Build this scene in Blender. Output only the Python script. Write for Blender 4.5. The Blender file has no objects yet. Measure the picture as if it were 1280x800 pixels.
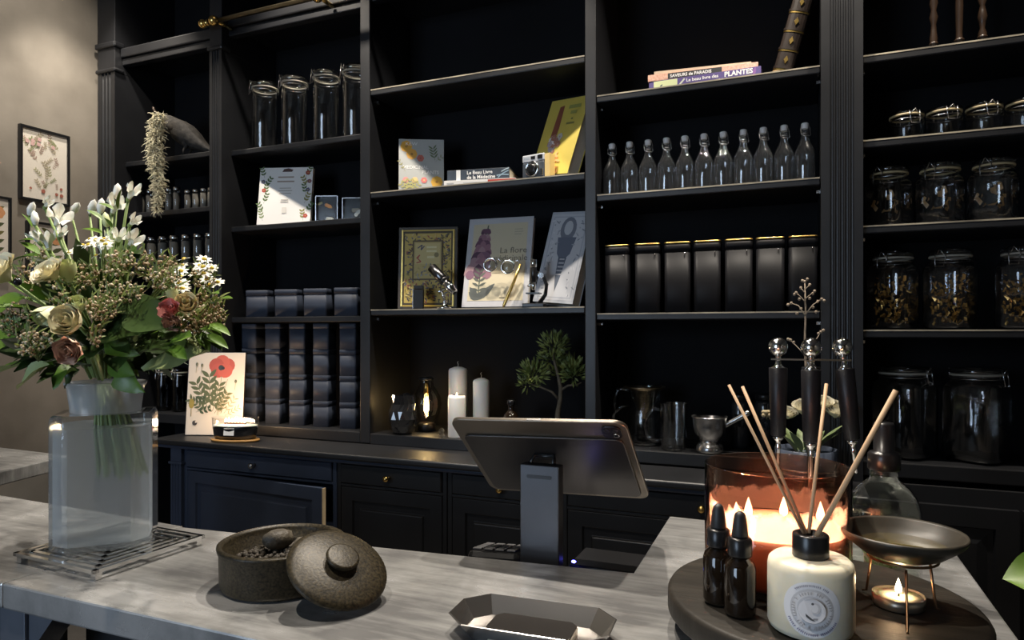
import bpy, math, random
from mathutils import Vector, Matrix, Euler
R = math.radians
PI = math.pi
random.seed(7)
SC = bpy.context.scene
COL = SC.collection

# ------------------------------------------------------------------ camera
# world: X runs along the shelving wall, Y into the wall, Z up; the eye is 1.40 m high
YAW = 22.5
SY, CY = math.sin(R(YAW)), math.cos(R(YAW))
F = 853.333
cam = bpy.data.objects.new('camera', bpy.data.cameras.new('camera'))
COL.objects.link(cam)
cam.data.sensor_width = 36
cam.data.lens = 24
cam.data.shift_y = 15 / 1280
cam.data.clip_start = 0.02
cam.location = (0, 0, 1.40)
cam.rotation_euler = (R(90), 0, R(YAW))
SC.camera = cam

# ------------------------------------------------------------------ world, exposure, lights
w = bpy.data.worlds.new('world'); SC.world = w
w.use_nodes = True
w.node_tree.nodes['Background'].inputs[0].default_value = (0.55, 0.65, 0.8, 1)
w.node_tree.nodes['Background'].inputs[1].default_value = 0.3
vs = SC.view_settings
vs.view_transform = 'Standard'; vs.look = 'None'; vs.gamma = 1.0; vs.use_curve_mapping = False
vs.exposure = 0.0

def area_light(name, loc, rot, sx, sy, power, color):
    l = bpy.data.lights.new(name, 'AREA'); l.shape = 'RECTANGLE'; l.size = sx; l.size_y = sy
    l.energy = power; l.color = color
    o = bpy.data.objects.new(name, l); COL.objects.link(o); o.location = loc; o.rotation_euler = rot
    return o
def spot_light(name, loc, target, power, color, angle=70, blend=0.6, size=0.03):
    l = bpy.data.lights.new(name, 'SPOT'); l.energy = power; l.color = color
    l.spot_size = R(angle); l.spot_blend = blend; l.shadow_soft_size = size
    o = bpy.data.objects.new(name, l); COL.objects.link(o); o.location = loc
    o.rotation_euler = (Vector(target) - Vector(loc)).to_track_quat('-Z', 'Y').to_euler()
    return o
DAY = (0.62, 0.78, 1.0)
WARM = (1.0, 0.90, 0.77)
CEIL = 3.55
area_light('daylight_shop_window', (-2.35, -3.25, 1.75), (R(90), 0, 0), 2.0, 2.3, 105, DAY)
SPOTS = [(-3.05, 2.12, 120, (-3.1, 2.55, 1.4)), (-2.05, 2.12, 150, (-2.05, 2.55, 1.4)),
         (-1.15, 2.12, 170, (-1.2, 2.55, 1.4)), (-0.2, 2.12, 150, (-0.25, 2.55, 1.4)),
         (0.5, 2.12, 140, (0.45, 2.55, 1.4)),
         (-2.30, 1.75, 72, (-3.42, 1.95, 2.55)),
         (-0.95, 1.6, 230, (-0.95, 0.8, 1.05)), (-0.25, 1.6, 165, (-0.25, 0.9, 1.05)),
         (-0.75, 0.12, 130, (-1.05, 0.75, 1.35)),
         (1.2, -1.3, 120, (2.6, -1.1, 1.4)), (-0.3, -2.0, 120, (0.1, -3.2, 1.4))]  # last two: unseen spots added to give reflections from behind the camera
for (x, y, p, tg) in SPOTS:
    spot_light('track_spot_light', (x, y, CEIL - 0.16), tg, p, WARM, 75)

# ------------------------------------------------------------------ surveying helpers (plan geometry)
def ray(px, py=415):
    dx = (px - 640) / F
    return (-SY + dx * CY, CY + dx * SY, (415 - py) / F)
def SX(px, Y):
    v = ray(px); return v[0] * Y / v[1]
def SZ(px, py, Y):
    v = ray(px, py); return 1.40 + v[2] * Y / v[1]
def MPP(px, Y):
    return Y / ray(px)[1] / F
def onZ(px, py, Z):
    v = ray(px, py); t = (Z - 1.40) / v[2]; return Vector((v[0] * t, v[1] * t, Z))
def onY(px, py, Y):
    return Vector((SX(px, Y), Y, SZ(px, py, Y)))

# ------------------------------------------------------------------ materials
MATS = {}
def nodes_of(name):
    m = bpy.data.materials.new(name); m.use_nodes = True
    nt = m.node_tree
    return m, nt, nt.nodes['Principled BSDF']
def mat(name, col, rough=0.5, metal=0.0, var=0.0, scale=20.0, bump=0.0, bscale=80.0, stretch=(1, 1, 1), spec=0.5,
        trans=0.0, sss=0.0, coat=0.0, col2=None, rvar=0.0):
    if name in MATS: return MATS[name]
    m, nt, b = nodes_of(name)
    b.inputs['Base Color'].default_value = (*col, 1)
    b.inputs['Roughness'].default_value = rough
    b.inputs['Metallic'].default_value = metal
    b.inputs['Specular IOR Level'].default_value = spec
    b.inputs['Transmission Weight'].default_value = trans
    b.inputs['Coat Weight'].default_value = coat
    if sss:
        b.inputs['Subsurface Weight'].default_value = sss
        b.inputs['Subsurface Radius'].default_value = (0.02, 0.01, 0.006)
    tc = nt.nodes.new('ShaderNodeTexCoord')
    mp = nt.nodes.new('ShaderNodeMapping'); mp.inputs['Scale'].default_value = stretch
    nt.links.new(tc.outputs['Object'], mp.inputs['Vector'])
    nz = nt.nodes.new('ShaderNodeTexNoise'); nz.inputs['Scale'].default_value = scale; nz.inputs['Detail'].default_value = 6
    nt.links.new(mp.outputs['Vector'], nz.inputs['Vector'])
    c2 = col2 or tuple(min(1, c * (1 + var)) for c in col)
    c1 = col if col2 else tuple(c * (1 - var) for c in col)
    rp = nt.nodes.new('ShaderNodeValToRGB')
    rp.color_ramp.elements[0].position = 0.3; rp.color_ramp.elements[1].position = 0.7
    rp.color_ramp.elements[0].color = (*c1, 1); rp.color_ramp.elements[1].color = (*c2, 1)
    nt.links.new(nz.outputs['Fac'], rp.inputs['Fac'])
    nt.links.new(rp.outputs['Color'], b.inputs['Base Color'])
    if rvar:
        mr = nt.nodes.new('ShaderNodeMapRange')
        mr.inputs['To Min'].default_value = max(0.02, rough - rvar); mr.inputs['To Max'].default_value = rough + rvar
        nt.links.new(nz.outputs['Fac'], mr.inputs['Value']); nt.links.new(mr.outputs['Result'], b.inputs['Roughness'])
    if bump:
        n2 = nt.nodes.new('ShaderNodeTexNoise'); n2.inputs['Scale'].default_value = bscale; n2.inputs['Detail'].default_value = 4
        nt.links.new(mp.outputs['Vector'], n2.inputs['Vector'])
        bp = nt.nodes.new('ShaderNodeBump'); bp.inputs['Strength'].default_value = bump; bp.inputs['Distance'].default_value = 0.004
        nt.links.new(n2.outputs['Fac'], bp.inputs['Height']); nt.links.new(bp.outputs['Normal'], b.inputs['Normal'])
    MATS[name] = m
    return m
def thin_glass(name, tint=(0.96, 0.97, 0.97), ior=1.45, rough=0.02, gain=1.0, haze=0.0):
    if name in MATS: return MATS[name]
    m, nt, b = nodes_of(name); nt.nodes.remove(b)
    out = nt.nodes['Material Output']
    tr = nt.nodes.new('ShaderNodeBsdfTransparent'); tr.inputs[0].default_value = (*tint, 1)
    gl = nt.nodes.new('ShaderNodeBsdfGlossy'); gl.inputs['Roughness'].default_value = rough
    fr = nt.nodes.new('ShaderNodeFresnel')
    ge = nt.nodes.new('ShaderNodeNewGeometry'); im = nt.nodes.new('ShaderNodeMapRange')   # same film reflectance on both faces
    im.inputs['To Min'].default_value = ior; im.inputs['To Max'].default_value = 1 / ior
    nt.links.new(ge.outputs['Backfacing'], im.inputs['Value']); nt.links.new(im.outputs['Result'], fr.inputs[0])
    ml = nt.nodes.new('ShaderNodeMath'); ml.operation = 'MULTIPLY'; ml.inputs[1].default_value = gain; ml.use_clamp = True
    nz = nt.nodes.new('ShaderNodeTexNoise'); nz.inputs['Scale'].default_value = 30
    bp = nt.nodes.new('ShaderNodeBump'); bp.inputs['Strength'].default_value = 0.06; bp.inputs['Distance'].default_value = 0.003
    nt.links.new(nz.outputs['Fac'], bp.inputs['Height']); nt.links.new(bp.outputs['Normal'], gl.inputs['Normal'])
    nt.links.new(fr.outputs[0], ml.inputs[0])
    mx = nt.nodes.new('ShaderNodeMixShader')
    nt.links.new(ml.outputs[0], mx.inputs[0]); nt.links.new(tr.outputs[0], mx.inputs[1]); nt.links.new(gl.outputs[0], mx.inputs[2])
    last = mx
    if haze:
        df = nt.nodes.new('ShaderNodeBsdfTranslucent'); df.inputs[0].default_value = (0.8, 0.83, 0.86, 1)
        d2 = nt.nodes.new('ShaderNodeBsdfDiffuse'); d2.inputs[0].default_value = (0.8, 0.83, 0.86, 1)
        m1 = nt.nodes.new('ShaderNodeMixShader'); m1.inputs[0].default_value = 0.5
        nt.links.new(df.outputs[0], m1.inputs[1]); nt.links.new(d2.outputs[0], m1.inputs[2])
        m2 = nt.nodes.new('ShaderNodeMixShader'); m2.inputs[0].default_value = haze
        nt.links.new(mx.outputs[0], m2.inputs[1]); nt.links.new(m1.outputs[0], m2.inputs[2]); last = m2
    nt.links.new(last.outputs[0], out.inputs['Surface'])
    MATS[name] = m
    return m
def emit(name, col, strength):
    if name in MATS: return MATS[name]
    m, nt, b = nodes_of(name); nt.nodes.remove(b)
    e = nt.nodes.new('ShaderNodeEmission'); e.inputs[0].default_value = (*col, 1); e.inputs[1].default_value = strength
    nt.links.new(e.outputs[0], nt.nodes['Material Output'].inputs['Surface'])
    MATS[name] = m
    return m
def print_mat():
    if 'printed_ink' in MATS: return MATS['printed_ink']
    m, nt, b = nodes_of('printed_ink')
    a = nt.nodes.new('ShaderNodeVertexColor'); a.layer_name = 'ink'
    nt.links.new(a.outputs['Color'], b.inputs['Base Color'])
    b.inputs['Roughness'].default_value = 0.55
    MATS['printed_ink'] = m
    return m

BACKP = mat('matte_black_backing', (0.006, 0.006, 0.007), 0.7, var=0.2, scale=3, spec=0.12)
BLACKP = mat('black_paint', (0.0082, 0.0087, 0.0104), 0.42, var=0.25, scale=3, bump=0.05, bscale=25, rvar=0.08)
EDGEP = BLACKP
DAYLITP = mat('dark_blue_black_paint', (0.024, 0.033, 0.056), 0.36, var=0.2, scale=4, bump=0.05, bscale=25)  # black paint with the window's blue daylight mixed into its colour
PLASTER = mat('taupe_plaster', (0.145, 0.128, 0.105), 0.7, scale=3.2, col2=(0.25, 0.225, 0.19), bump=0.3, bscale=11)
DARKWALL = mat('dark_wall_paint', (0.10, 0.09, 0.08), 0.8, var=0.2, scale=2)
CEILM = mat('ceiling_paint', (0.16, 0.15, 0.14), 0.9, var=0.1, scale=2)
FLOORM = mat('dark_floor', (0.05, 0.045, 0.04), 0.5, var=0.3, scale=4)
CHROME = mat('chrome', (0.85, 0.84, 0.82), 0.08, 1.0, var=0.03)
STEEL = mat('brushed_steel', (0.62, 0.61, 0.60), 0.25, 1.0, var=0.08, scale=60, stretch=(1, 1, 8))
BRASS = mat('aged_brass', (0.62, 0.42, 0.14), 0.25, 1.0, var=0.15, scale=40)
GOLD = mat('gold_foil', (0.75, 0.52, 0.16), 0.3, 1.0, var=0.15, scale=30)
CLEAR = thin_glass('clear_glass', gain=3.2)
DARKG = thin_glass('smoked_glass', (0.16, 0.15, 0.15), gain=1.6)
AMBERG = thin_glass('amber_glass', (0.80, 0.60, 0.50), gain=1.6)
BROWNG = mat('dark_brown_glass', (0.012, 0.007, 0.004), 0.06, var=0.2, coat=0.5)
RUBBER = mat('rubber_seal', (0.35, 0.32, 0.26), 0.6, var=0.1)
PLASTIC = mat('black_plastic', (0.010, 0.010, 0.011), 0.28, var=0.1)
LEATHER = mat('black_leather', (0.007, 0.007, 0.009), 0.42, var=0.2, scale=60, bump=0.1, bscale=220, spec=.35)
PAPER = mat('cream_paper', (0.78, 0.72, 0.62), 0.7, var=0.04, scale=15)
WHITEP = mat('white_card', (0.85, 0.82, 0.78), 0.55, var=0.02, scale=15)
PAGES = mat('page_edges', (0.72, 0.66, 0.55), 0.8, var=0.12, scale=40, stretch=(1, 30, 1))
WAX = mat('white_wax', (0.86, 0.83, 0.78), 0.45, var=0.02, sss=0.4)
INK = print_mat()
TINB = mat('black_tin', (0.010, 0.010, 0.0115), 0.42, var=0.15, scale=12, spec=.10)
TINBLUE = mat('blue_black_tin', (0.034, 0.042, 0.062), 0.5, var=0.12, scale=12, spec=.2)
INKBLACK = mat('black_ink', (0.02, 0.02, 0.02), 0.6, var=0.1)
INKWHITE = mat('white_ink', (0.85, 0.83, 0.8), 0.6, var=0.02)

# ------------------------------------------------------------------ mesh helpers
class MB:
    def __init__(s, M=None):
        s.v = []; s.f = []; s.sm = []; s.c = []; s.M = M or Matrix(); s.cur = None
    def av(s, pts):
        n = len(s.v)
        for p in pts: s.v.append(tuple(s.M @ Vector(p)))
        return n
    def af(s, f, sm=False):
        s.f.append(f); s.sm.append(sm); s.c.append(s.cur)
    def box(s, x0, x1, y0, y1, z0, z1):
        n = s.av([(x0, y0, z0), (x1, y0, z0), (x1, y1, z0), (x0, y1, z0), (x0, y0, z1), (x1, y0, z1), (x1, y1, z1), (x0, y1, z1)])
        for q in ((0, 3, 2, 1), (4, 5, 6, 7), (0, 1, 5, 4), (1, 2, 6, 5), (2, 3, 7, 6), (3, 0, 4, 7)):
            s.af([n + i for i in q])
        return s
    def loft(s, rings, cap0=True, cap1=True, sm=True, closed=True):
        k = len(rings[0]); base = [s.av(r) for r in rings]
        for a, b in zip(base[:-1], base[1:]):
            for i in range(k if closed else k - 1):
                j = (i + 1) % k
                s.af([a + i, a + j, b + j, b + i], sm)
        if cap0: s.af([base[0] + i for i in reversed(range(k))])
        if cap1: s.af([base[-1] + i for i in range(k)])
        return s
    def lathe(s, prof, n=24, cx=0, cy=0, cap0=True, cap1=True, sm=True, ex=1, ey=1):
        rings = [[(cx + ex * r * math.cos(2 * PI * i / n), cy + ey * r * math.sin(2 * PI * i / n), z) for i in range(n)] for r, z in prof]
        return s.loft(rings, cap0 and prof[0][0] > 1e-6, cap1 and prof[-1][0] > 1e-6, sm)
    def tube(s, pts, r, n=6, closed=False, caps=True):
        pts = [Vector(p) for p in pts]; m = len(pts); rings = []
        up = Vector((0.31, 0.17, 0.93))
        for i, p in enumerate(pts):
            if closed: d = pts[(i + 1) % m] - pts[i - 1]
            else: d = pts[min(i + 1, m - 1)] - pts[max(i - 1, 0)]
            d.normalize()
            a = d.cross(up)
            if a.length < 1e-4: a = d.cross(Vector((1, 0, 0)))
            a.normalize(); b = d.cross(a)
            rr = r[i] if isinstance(r, (list, tuple)) else r
            rings.append([p + a * rr * math.cos(2 * PI * k / n) + b * rr * math.sin(2 * PI * k / n) for k in range(n)])
        if closed: rings.append(rings[0])
        return s.loft(rings, caps and not closed, caps and not closed)
    def prism(s, poly, z0, z1, sm=False):
        return s.loft([[(x, y, z0) for x, y in poly], [(x, y, z1) for x, y in poly]], sm=sm)
    def ball(s, c, r, n=8, m=5, sz=1.0):
        prof = [(r * math.sin(PI * i / m), -r * sz * math.cos(PI * i / m)) for i in range(m + 1)]
        rings = [[(c[0] + q * math.cos(2 * PI * k / n), c[1] + q * math.sin(2 * PI * k / n), c[2] + z) for k in range(n)] for q, z in prof]
        return s.loft(rings, False, False)
    def frames(s, w, h, levels):
        # nested rectangles facing -Y: levels are (inset, depth)
        rings = [[(i, d, i), (w - i, d, i), (w - i, d, h - i), (i, d, h - i)] for i, d in levels]
        return s.loft(rings, True, True, False)
    def build(s, name, m, parent=None, loc=None, bevel=0.0, seg=2, rot=None):
        me = bpy.data.meshes.new(name)
        me.from_pydata(s.v, [], s.f)
        me.polygons.foreach_set('use_smooth', s.sm)
        if any(c is not None for c in s.c):
            ca = me.color_attributes.new('ink', 'FLOAT_COLOR', 'CORNER')
            for p in me.polygons:
                c = s.c[p.index] or (0.5, 0.5, 0.5)
                for li in p.loop_indices: ca.data[li].color = (*c, 1)
        me.materials.append(m); me.update()
        o = bpy.data.objects.new(name, me); COL.objects.link(o)
        if parent: o.parent = parent
        if loc is not None: o.location = loc
        if rot is not None: o.rotation_euler = rot
        if bevel:
            b = o.modifiers.new('bevel', 'BEVEL'); b.width = bevel; b.segments = seg; b.limit_method = 'ANGLE'; b.angle_limit = R(40)
        return o
def tag(o, label, cat, group=None):
    o['label'] = label; o['category'] = cat
    if group: o['group'] = group
    return o
def thing(name, label, cat, loc=(0, 0, 0), rz=0, group=None, rot=None):
    o = bpy.data.objects.new(name, None); COL.objects.link(o); o.empty_display_size = 0.03
    o.location = loc; o.rotation_euler = rot if rot else (0, 0, rz)
    return tag(o, label, cat, group)
def struct(o):
    o['kind'] = 'structure'; return o
def stuff(o):
    o['kind'] = 'stuff'; return o
def copy_tree(o, parent=None):
    c = o.copy(); COL.objects.link(c); c.parent = parent
    for ch in list(o.children): copy_tree(ch, c)
    return c
def dup(o, loc, label, rz=None, scale=None):
    c = copy_tree(o); c.location = loc; c['label'] = label
    if rz is not None: c.rotation_euler = (0, 0, rz)
    if scale is not None: c.scale = scale
    return c
def rrect(w, d, r, n=4, cx=0, cy=0):
    pts = []
    for (sx, sy, a0) in ((1, -1, -90), (1, 1, 0), (-1, 1, 90), (-1, -1, 180)):
        for k in range(n + 1):
            a = R(a0 + 90 * k / n)
            pts.append((cx + sx * (w / 2 - r) + r * math.cos(a), cy + sy * (d / 2 - r) + r * math.sin(a)))
    return pts
ORD = ['first', 'second', 'third', 'fourth', 'fifth', 'sixth', 'seventh', 'eighth', 'ninth', 'tenth', 'eleventh', 'twelfth']

class Art:
    """flat print: coloured shapes in the XZ plane facing -Y"""
    def __init__(s): s.m = MB(); s.y = -0.0006
    def poly(s, pts, col):
        s.y -= 0.000015; s.m.cur = col
        n = s.m.av([(x, s.y, z) for x, z in pts]); s.m.af(list(range(n, n + len(pts))))
    def disc(s, x, z, r, col, n=10, e=1.0):
        s.poly([(x + r * math.cos(2 * PI * i / n), z + r * e * math.sin(2 * PI * i / n)) for i in range(n)], col)
    def rect(s, x0, x1, z0, z1, col): s.poly([(x0, z0), (x1, z0), (x1, z1), (x0, z1)], col)
    def leaf(s, x, z, L, W, ang, col):
        c, q = math.cos(ang), math.sin(ang)
        P = [(0, 0), (.25, .42), (.5, .5), (.8, .28), (1, 0), (.8, -.28), (.5, -.5), (.25, -.42)]
        s.poly([(x + L * a * c - W * b * q, z + L * a * q + W * b * c) for a, b in P], col)
    def stroke(s, pts, wd, col):
        for (a, b), (c, d) in zip(pts[:-1], pts[1:]):
            l = math.hypot(c - a, d - b) or 1e-6; nx, nz = -(d - b) / l * wd / 2, (c - a) / l * wd / 2
            s.poly([(a + nx, b + nz), (a - nx, b - nz), (c - nx, d - nz), (c + nx, d + nz)], col)
    def sprig(s, x, z, L, ang, col, lcol, n=5, lw=0.3, ll=0.25):
        ex, ez = x + L * math.cos(ang), z + L * math.sin(ang)
        s.stroke([(x, z), (ex, ez)], L * 0.02, col)
        for k in range(n):
            t = (k + 1.0) / n
            for sd in (-1, 1):
                s.leaf(x + (ex - x) * t, z + (ez - z) * t, L * ll, L * ll * lw, ang + sd * 0.8, lcol)
    def flower(s, x, z, r, col, ccol, n=6, rot=0):
        for k in range(n):
            a = rot + 2 * PI * k / n
            s.disc(x + r * .5 * math.cos(a), z + r * .5 * math.sin(a), r * .52, col, 8)
        s.disc(x, z, r * .25, ccol, 8)
    def lines(s, x0, x1, z, n, dz, h, col, rnd=0.2, center=False):
        for k in range(n):
            wd = (x1 - x0) * (1 - rnd * random.random())
            xs = (x0 + x1) / 2 - wd / 2 if center else x0
            s.rect(xs, xs + wd, z - k * dz, z - k * dz + h, col)
    def build(s, name, parent, loc=None, rot=None): return s.m.build(name, INK, parent, loc, rot=rot)
def text(body, size, m, parent, loc, align='LEFT', name='lettering', rot=(PI / 2, 0, 0), bold=0.0, sx=1.0):
    cu = bpy.data.curves.new('t', 'FONT'); cu.body = body; cu.size = size; cu.align_x = align; cu.offset = bold
    cu.resolution_u = 2
    t = bpy.data.objects.new('t', cu)
    me = bpy.data.meshes.new_from_object(t); me.name = name
    bpy.data.objects.remove(t); bpy.data.curves.remove(cu)
    me.materials.clear(); me.materials.append(m)
    o = bpy.data.objects.new(name, me); COL.objects.link(o); o.parent = parent; o.location = loc; o.rotation_euler = rot
    o.scale = (sx, 1, 1)
    return o

# ================================================================== SETTING
D = 2.50            # front plane of the shelving
BACK = 2.86
XW, XE, YF = -3.42, 2.6, -3.2
def plane_box(name, b, m): return struct(MB().box(*b).build(name, m))
plane_box('floor', (XW - .1, XE + .1, YF - .1, BACK + .2, -.1, 0), FLOORM)
plane_box('ceiling', (XW - .1, XE + .1, YF - .1, BACK + .2, CEIL, CEIL + .1), CEILM)
plane_box('wall_left', (XW - .1, XW, YF, BACK + .1, 0, CEIL), PLASTER)
plane_box('wall_right', (XE, XE + .1, YF, BACK + .1, 0, CEIL), PLASTER)
plane_box('wall_back', (XW, XE, BACK + .03, BACK + .13, 0, CEIL), DARKWALL)
fw = MB()
WX0, WX1, WZ0, WZ1 = -3.3, -1.4, 0.6, 2.85
fw.box(XW, WX0, YF - .1, YF, 0, CEIL); fw.box(WX1, XE, YF - .1, YF, 0, CEIL)
fw.box(WX0, WX1, YF - .1, YF, 0, WZ0); fw.box(WX0, WX1, YF - .1, YF, WZ1, CEIL)
struct(fw.build('wall_front', PLASTER))
win = bpy.data.objects.new('window_1', None); COL.objects.link(win); struct(win); win.location = (0, YF - .05, 0)
wf = MB()
for x in (WX0 + .03, (WX0 + WX1) / 2, WX1 - .03): wf.box(x - .03, x + .03, -.03, .03, WZ0, WZ1)
for z in (WZ0 + .03, WZ1 - .03): wf.box(WX0, WX1, -.03, .03, z - .03, z + .03)
wf.build('window_frame', BLACKP, win)
for k in range(2):
    a = WX0 + .06 + k * ((WX1 - WX0) / 2 - .03)
    MB().box(a, a + (WX1 - WX0) / 2 - .09, -.003, .003, WZ0 + .06, WZ1 - .06).build('pane', thin_glass('window_glass', gain=0.5), win)

# ================================================================== SHELVING
BAYS = [(-3.242, -2.594), (-2.518, -1.754), (-1.704, -0.736), (-0.693, 0.080), (0.204, 1.05)]
SH = [[2.290, 2.020, 1.745], [2.277, 1.908, 1.471], [2.452, 2.006, 1.497], [2.292, 1.918, 1.470], [2.304, 2.027, 1.747, 1.407]]
BASEZ = [0.990, 0.963, 0.960, 0.966, 0.980]
unit = thing('wall_shelving', 'tall black built-in wooden shelving covering the back wall', 'shelving', (0, D, 0))
TOP = CEIL - .02
LITWORN = mat('worn_bare_edge', (.12, .105, .08), .45, scale=9, col2=(.48, .42, .31), stretch=(1, 1, 1))  # light caught along the worn top edges, put into a tan colour
def lx(x): return x
# back panels, shelves and base boards
for i, (x0, x1) in enumerate(BAYS):
    MB().box(x0 - .02, x1 + .02, BACK - D - .02, BACK - D, 0.02 if i == 0 else .916, TOP).build('back_panel', BACKP, unit)
    inset = 0.03 if i in (0, 1) else 0.004
    for z in SH[i]:
        MB().box(x0 + .001, x1 - .001, inset, BACK - D - .02, z - .026, z).build('shelf', EDGEP, unit, bevel=0.004)
        if i >= 2: MB().box(x0 + .003, x1 - .003, inset - .0012, inset + .003, z - .0042, z + .0006).build('worn_edge', LITWORN, unit)
    MB().box(x0 + .001, x1 - .001, 0, BACK - D - .02, BASEZ[i] - .048, BASEZ[i]).build('base_board', EDGEP, unit, bevel=0.004)
    # header rail
    z0 = [2.79, 2.822, 2.84, 2.84, 2.84][i]
    MB().box(x0 + .001, x1 - .001, .012, .05, z0, z0 + .035).build('header_rail', BLACKP, unit, bevel=0.004)
    MB().box(x0 + .001, x1 - .001, .0, .05, z0 + .036, z0 + .085).build('header_rail', BLACKP, unit, bevel=0.006)
    MB().box(x0 + .001, x1 - .001, .05, BACK - D - .02, z0 + .05, z0 + .085).build('upper_shelf', BLACKP, unit)
def post(x0, x1):
    MB().box(x0, x1, 0, BACK - D - .02, .916, TOP).build('post', BLACKP, unit, bevel=0.003)
post(-1.754, -1.704); post(-0.736, -0.693)
def pilaster(x0, x1, nf, proud=0.03, zb=.916):
    wd = x1 - x0; mrg = wd * 0.2; fwid = (wd - 2 * mrg) / nf
    poly = [(x1, BACK - D - .02), (x0, BACK - D - .02), (x0, -proud), ]
    for k in range(nf):
        a = x0 + mrg + k * fwid
        for q in range(7):
            t = PI * q / 6
            poly.append((a + fwid / 2 - fwid * .38 * math.cos(t), -proud + fwid * .38 * math.sin(t)))
    poly.append((x1, -proud))
    # polygon is clockwise seen from above -> reverse
    MB().prism(poly[::-1], zb, 2.745).build('pilaster', BLACKP, unit)
    MB().box(x0, x1, -proud, BACK - D - .02, 2.745, TOP).build('pilaster_block', BLACKP, unit, bevel=0.003)
    for z, e, h in ((2.745, .010, .022), (2.872, .012, .03)):
        MB().box(x0 - e, x1 + e, -proud - e, .02, z, z + h).build('capital_moulding', BLACKP, unit, bevel=0.008)
pilaster(-3.368, -3.242, 3, zb=.02); pilaster(-2.594, -2.518, 3); pilaster(0.080, 0.204, 5)
post(1.05, 1.12)
# small steel shelf pins on the inner sides
for i, (x0, x1) in enumerate(BAYS):
    if i < 2: continue
    for z in SH[i]:
        for xx, dx in ((x0, .012), (x1 - .012, .012)):
            MB().box(xx, xx + dx, .05, .062, z - .045, z - .035).build('shelf_pin', STEEL, unit)
# brass ladder rail with knob end
rail = thing('ladder_rail', 'brass library ladder rail with round knob end on top moulding', 'rail', (0, D, 0))
rz = SZ(262, 28, D - .09)
rx = SX(256, D - .09)
MB().tube([(rx, -.09, rz), (-1.0, -.09, rz + .005)], .011, 10).build('rod', mat('dark_brass_rod', (0.17, 0.14, 0.09), 0.35, 1.0, var=.1), rail)
MB().ball((rx - .012, -.09, rz), .021, 14, 9).tube([(rx - .01, -.09, rz), (rx + .03, -.09, rz)], .015, 12).build('end_knob', BRASS, rail)
for xx in (rx + .07, -1.9):
    MB().ball((xx, -.105, rz - .006), .024, 14, 9).tube([(xx, -.09, rz), (xx, .0, rz)], .010, 8).build('bracket', BRASS, rail)

# ================================================================== BASE CABINETS
CF = 2.30   # cabinet front plane
bounds = [SX(p, CF) for p in (216, 421, 559, 702)] + [0.205]
wt = thing('cabinet_worktop', 'long black painted worktop along the base cabinets', 'worktop', (0, CF, 0))
MB().box(-2.715, 0.205, -.05, D - CF - .001, .889, .915).build('top_board', BLACKP, wt, bevel=0.008, seg=3)
MB().box(-2.70, 0.205, -.03, -.0, .872, .889).build('edge_moulding', DAYLITP, wt, bevel=0.006)
clabels = ['navy-black base cabinet at the left end with its panelled door ajar',
           'black base cabinet with a brass drawer knob right of the ajar door',
           'black base cabinet directly behind the left half of the tablet',
           'wide black base cabinet with a brass knob left of the amber candle']
for i in range(4):
    x0, x1 = bounds[i] + .002, bounds[i + 1] - .002
    cab = thing('base_cabinet', clabels[i], 'cabinet', (x0, CF, 0), 0, 'base cabinets under the shelving')
    W = x1 - x0
    pm = DAYLITP if i == 0 else BLACKP
    body = MB()
    left = .085 if i == 0 else .018
    body.box(0, left, 0, D - CF, .02, .872); body.box(W - .018, W, 0, D - CF, .02, .872)
    body.box(left, W - .018, .0, D - CF, .02, .10); body.box(left, W - .018, 0, D - CF, .775, .786); body.box(left, W - .018, 0.03, D - CF, .868, .872)
    body.box(left, W - .018, D - CF - .02, D - CF, .10, .868)
    body.build('body', pm, cab, bevel=0.002)
    if i == 0:
        # little fluted corner post with cap moulding
        poly = [(.07, -.001), (0.005, -.001), (.005, -.018)]
        for k in range(3):
            a = .013 + k * .017
            poly += [(a, -.018), (a + .004, -.013), (a + .010, -.013), (a + .014, -.018)]
        poly.append((.07, -.018))
        MB().prism(poly[::-1], .02, .80).build('fluted_post', DAYLITP, cab)
        MB().box(-.002, .078, -.026, -.001, .80, .812).build('post_moulding', DAYLITP, cab, bevel=.003)
        MB().box(.005, .07, -.018, -.001, .812, .871).build('post_block', DAYLITP, cab)
    dw = MB().frames(W - left - .024, .078, [(0, .018), (0, -.004), (.004, -.008), (.012, -.008)])
    dr = dw.build('drawer', pm, cab, (left + .003, 0, .789))
    kn = MB(Matrix.Rotation(R(90), 4, 'X')).lathe([(.0, 0.0), (.008, .001), (.006, .008), (.005, .014), (.011, .020), (.013, .026), (.009, .031), (0, .033)], 14)
    kn.build('knob', BRASS if i else mat('dull_pewter', (.3, .3, .3), .3, 1.0), dr, ((W - left - .024) / 2, -.008, .038))
    dW, dH = W - left - .024, .665
    nd = 2 if i == 3 else 1
    dW = dW / nd - (nd - 1) * .002
    for q in range(nd):
      dm = MB().frames(dW, dH, [(0, .020), (0, 0), (.052, 0), (.056, .012), (.084, .012), (.088, .003), (.091, .002)])
      dm.build('door', pm, cab, (left + .003 + q * (dW + .004), -.001, .108), bevel=0.0012, rot=(0, 0, R(-4.5) if i == 0 else 0))
      if i == 0: MB().box(dW + .0002, dW + .0035, .0015, .0195, .001, dH - .001).build('bare_edge', mat('bare_wood_edge', (.42, .33, .20), .6, var=.15, scale=20), [o for o in cab.children if o.name.startswith('door')][0])
# cabinet front under the right hand bay
cab = thing('base_cabinet', 'black base cabinet below the large clip jars at the right', 'cabinet', (.21, D, 0), 0, 'base cabinets under the shelving')
MB().box(0, .84, .0, .3, .02, .915).build('body', BLACKP, cab, bevel=.003)
for k in range(2):
    MB().frames(.41, .8, [(0, .003), (0, -.018), (.06, -.018), (.066, -.008), (.08, -.008), (.11, -.016)]).build('door', BLACKP, cab, (.005 + k * .42, -.004, .06))

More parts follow.
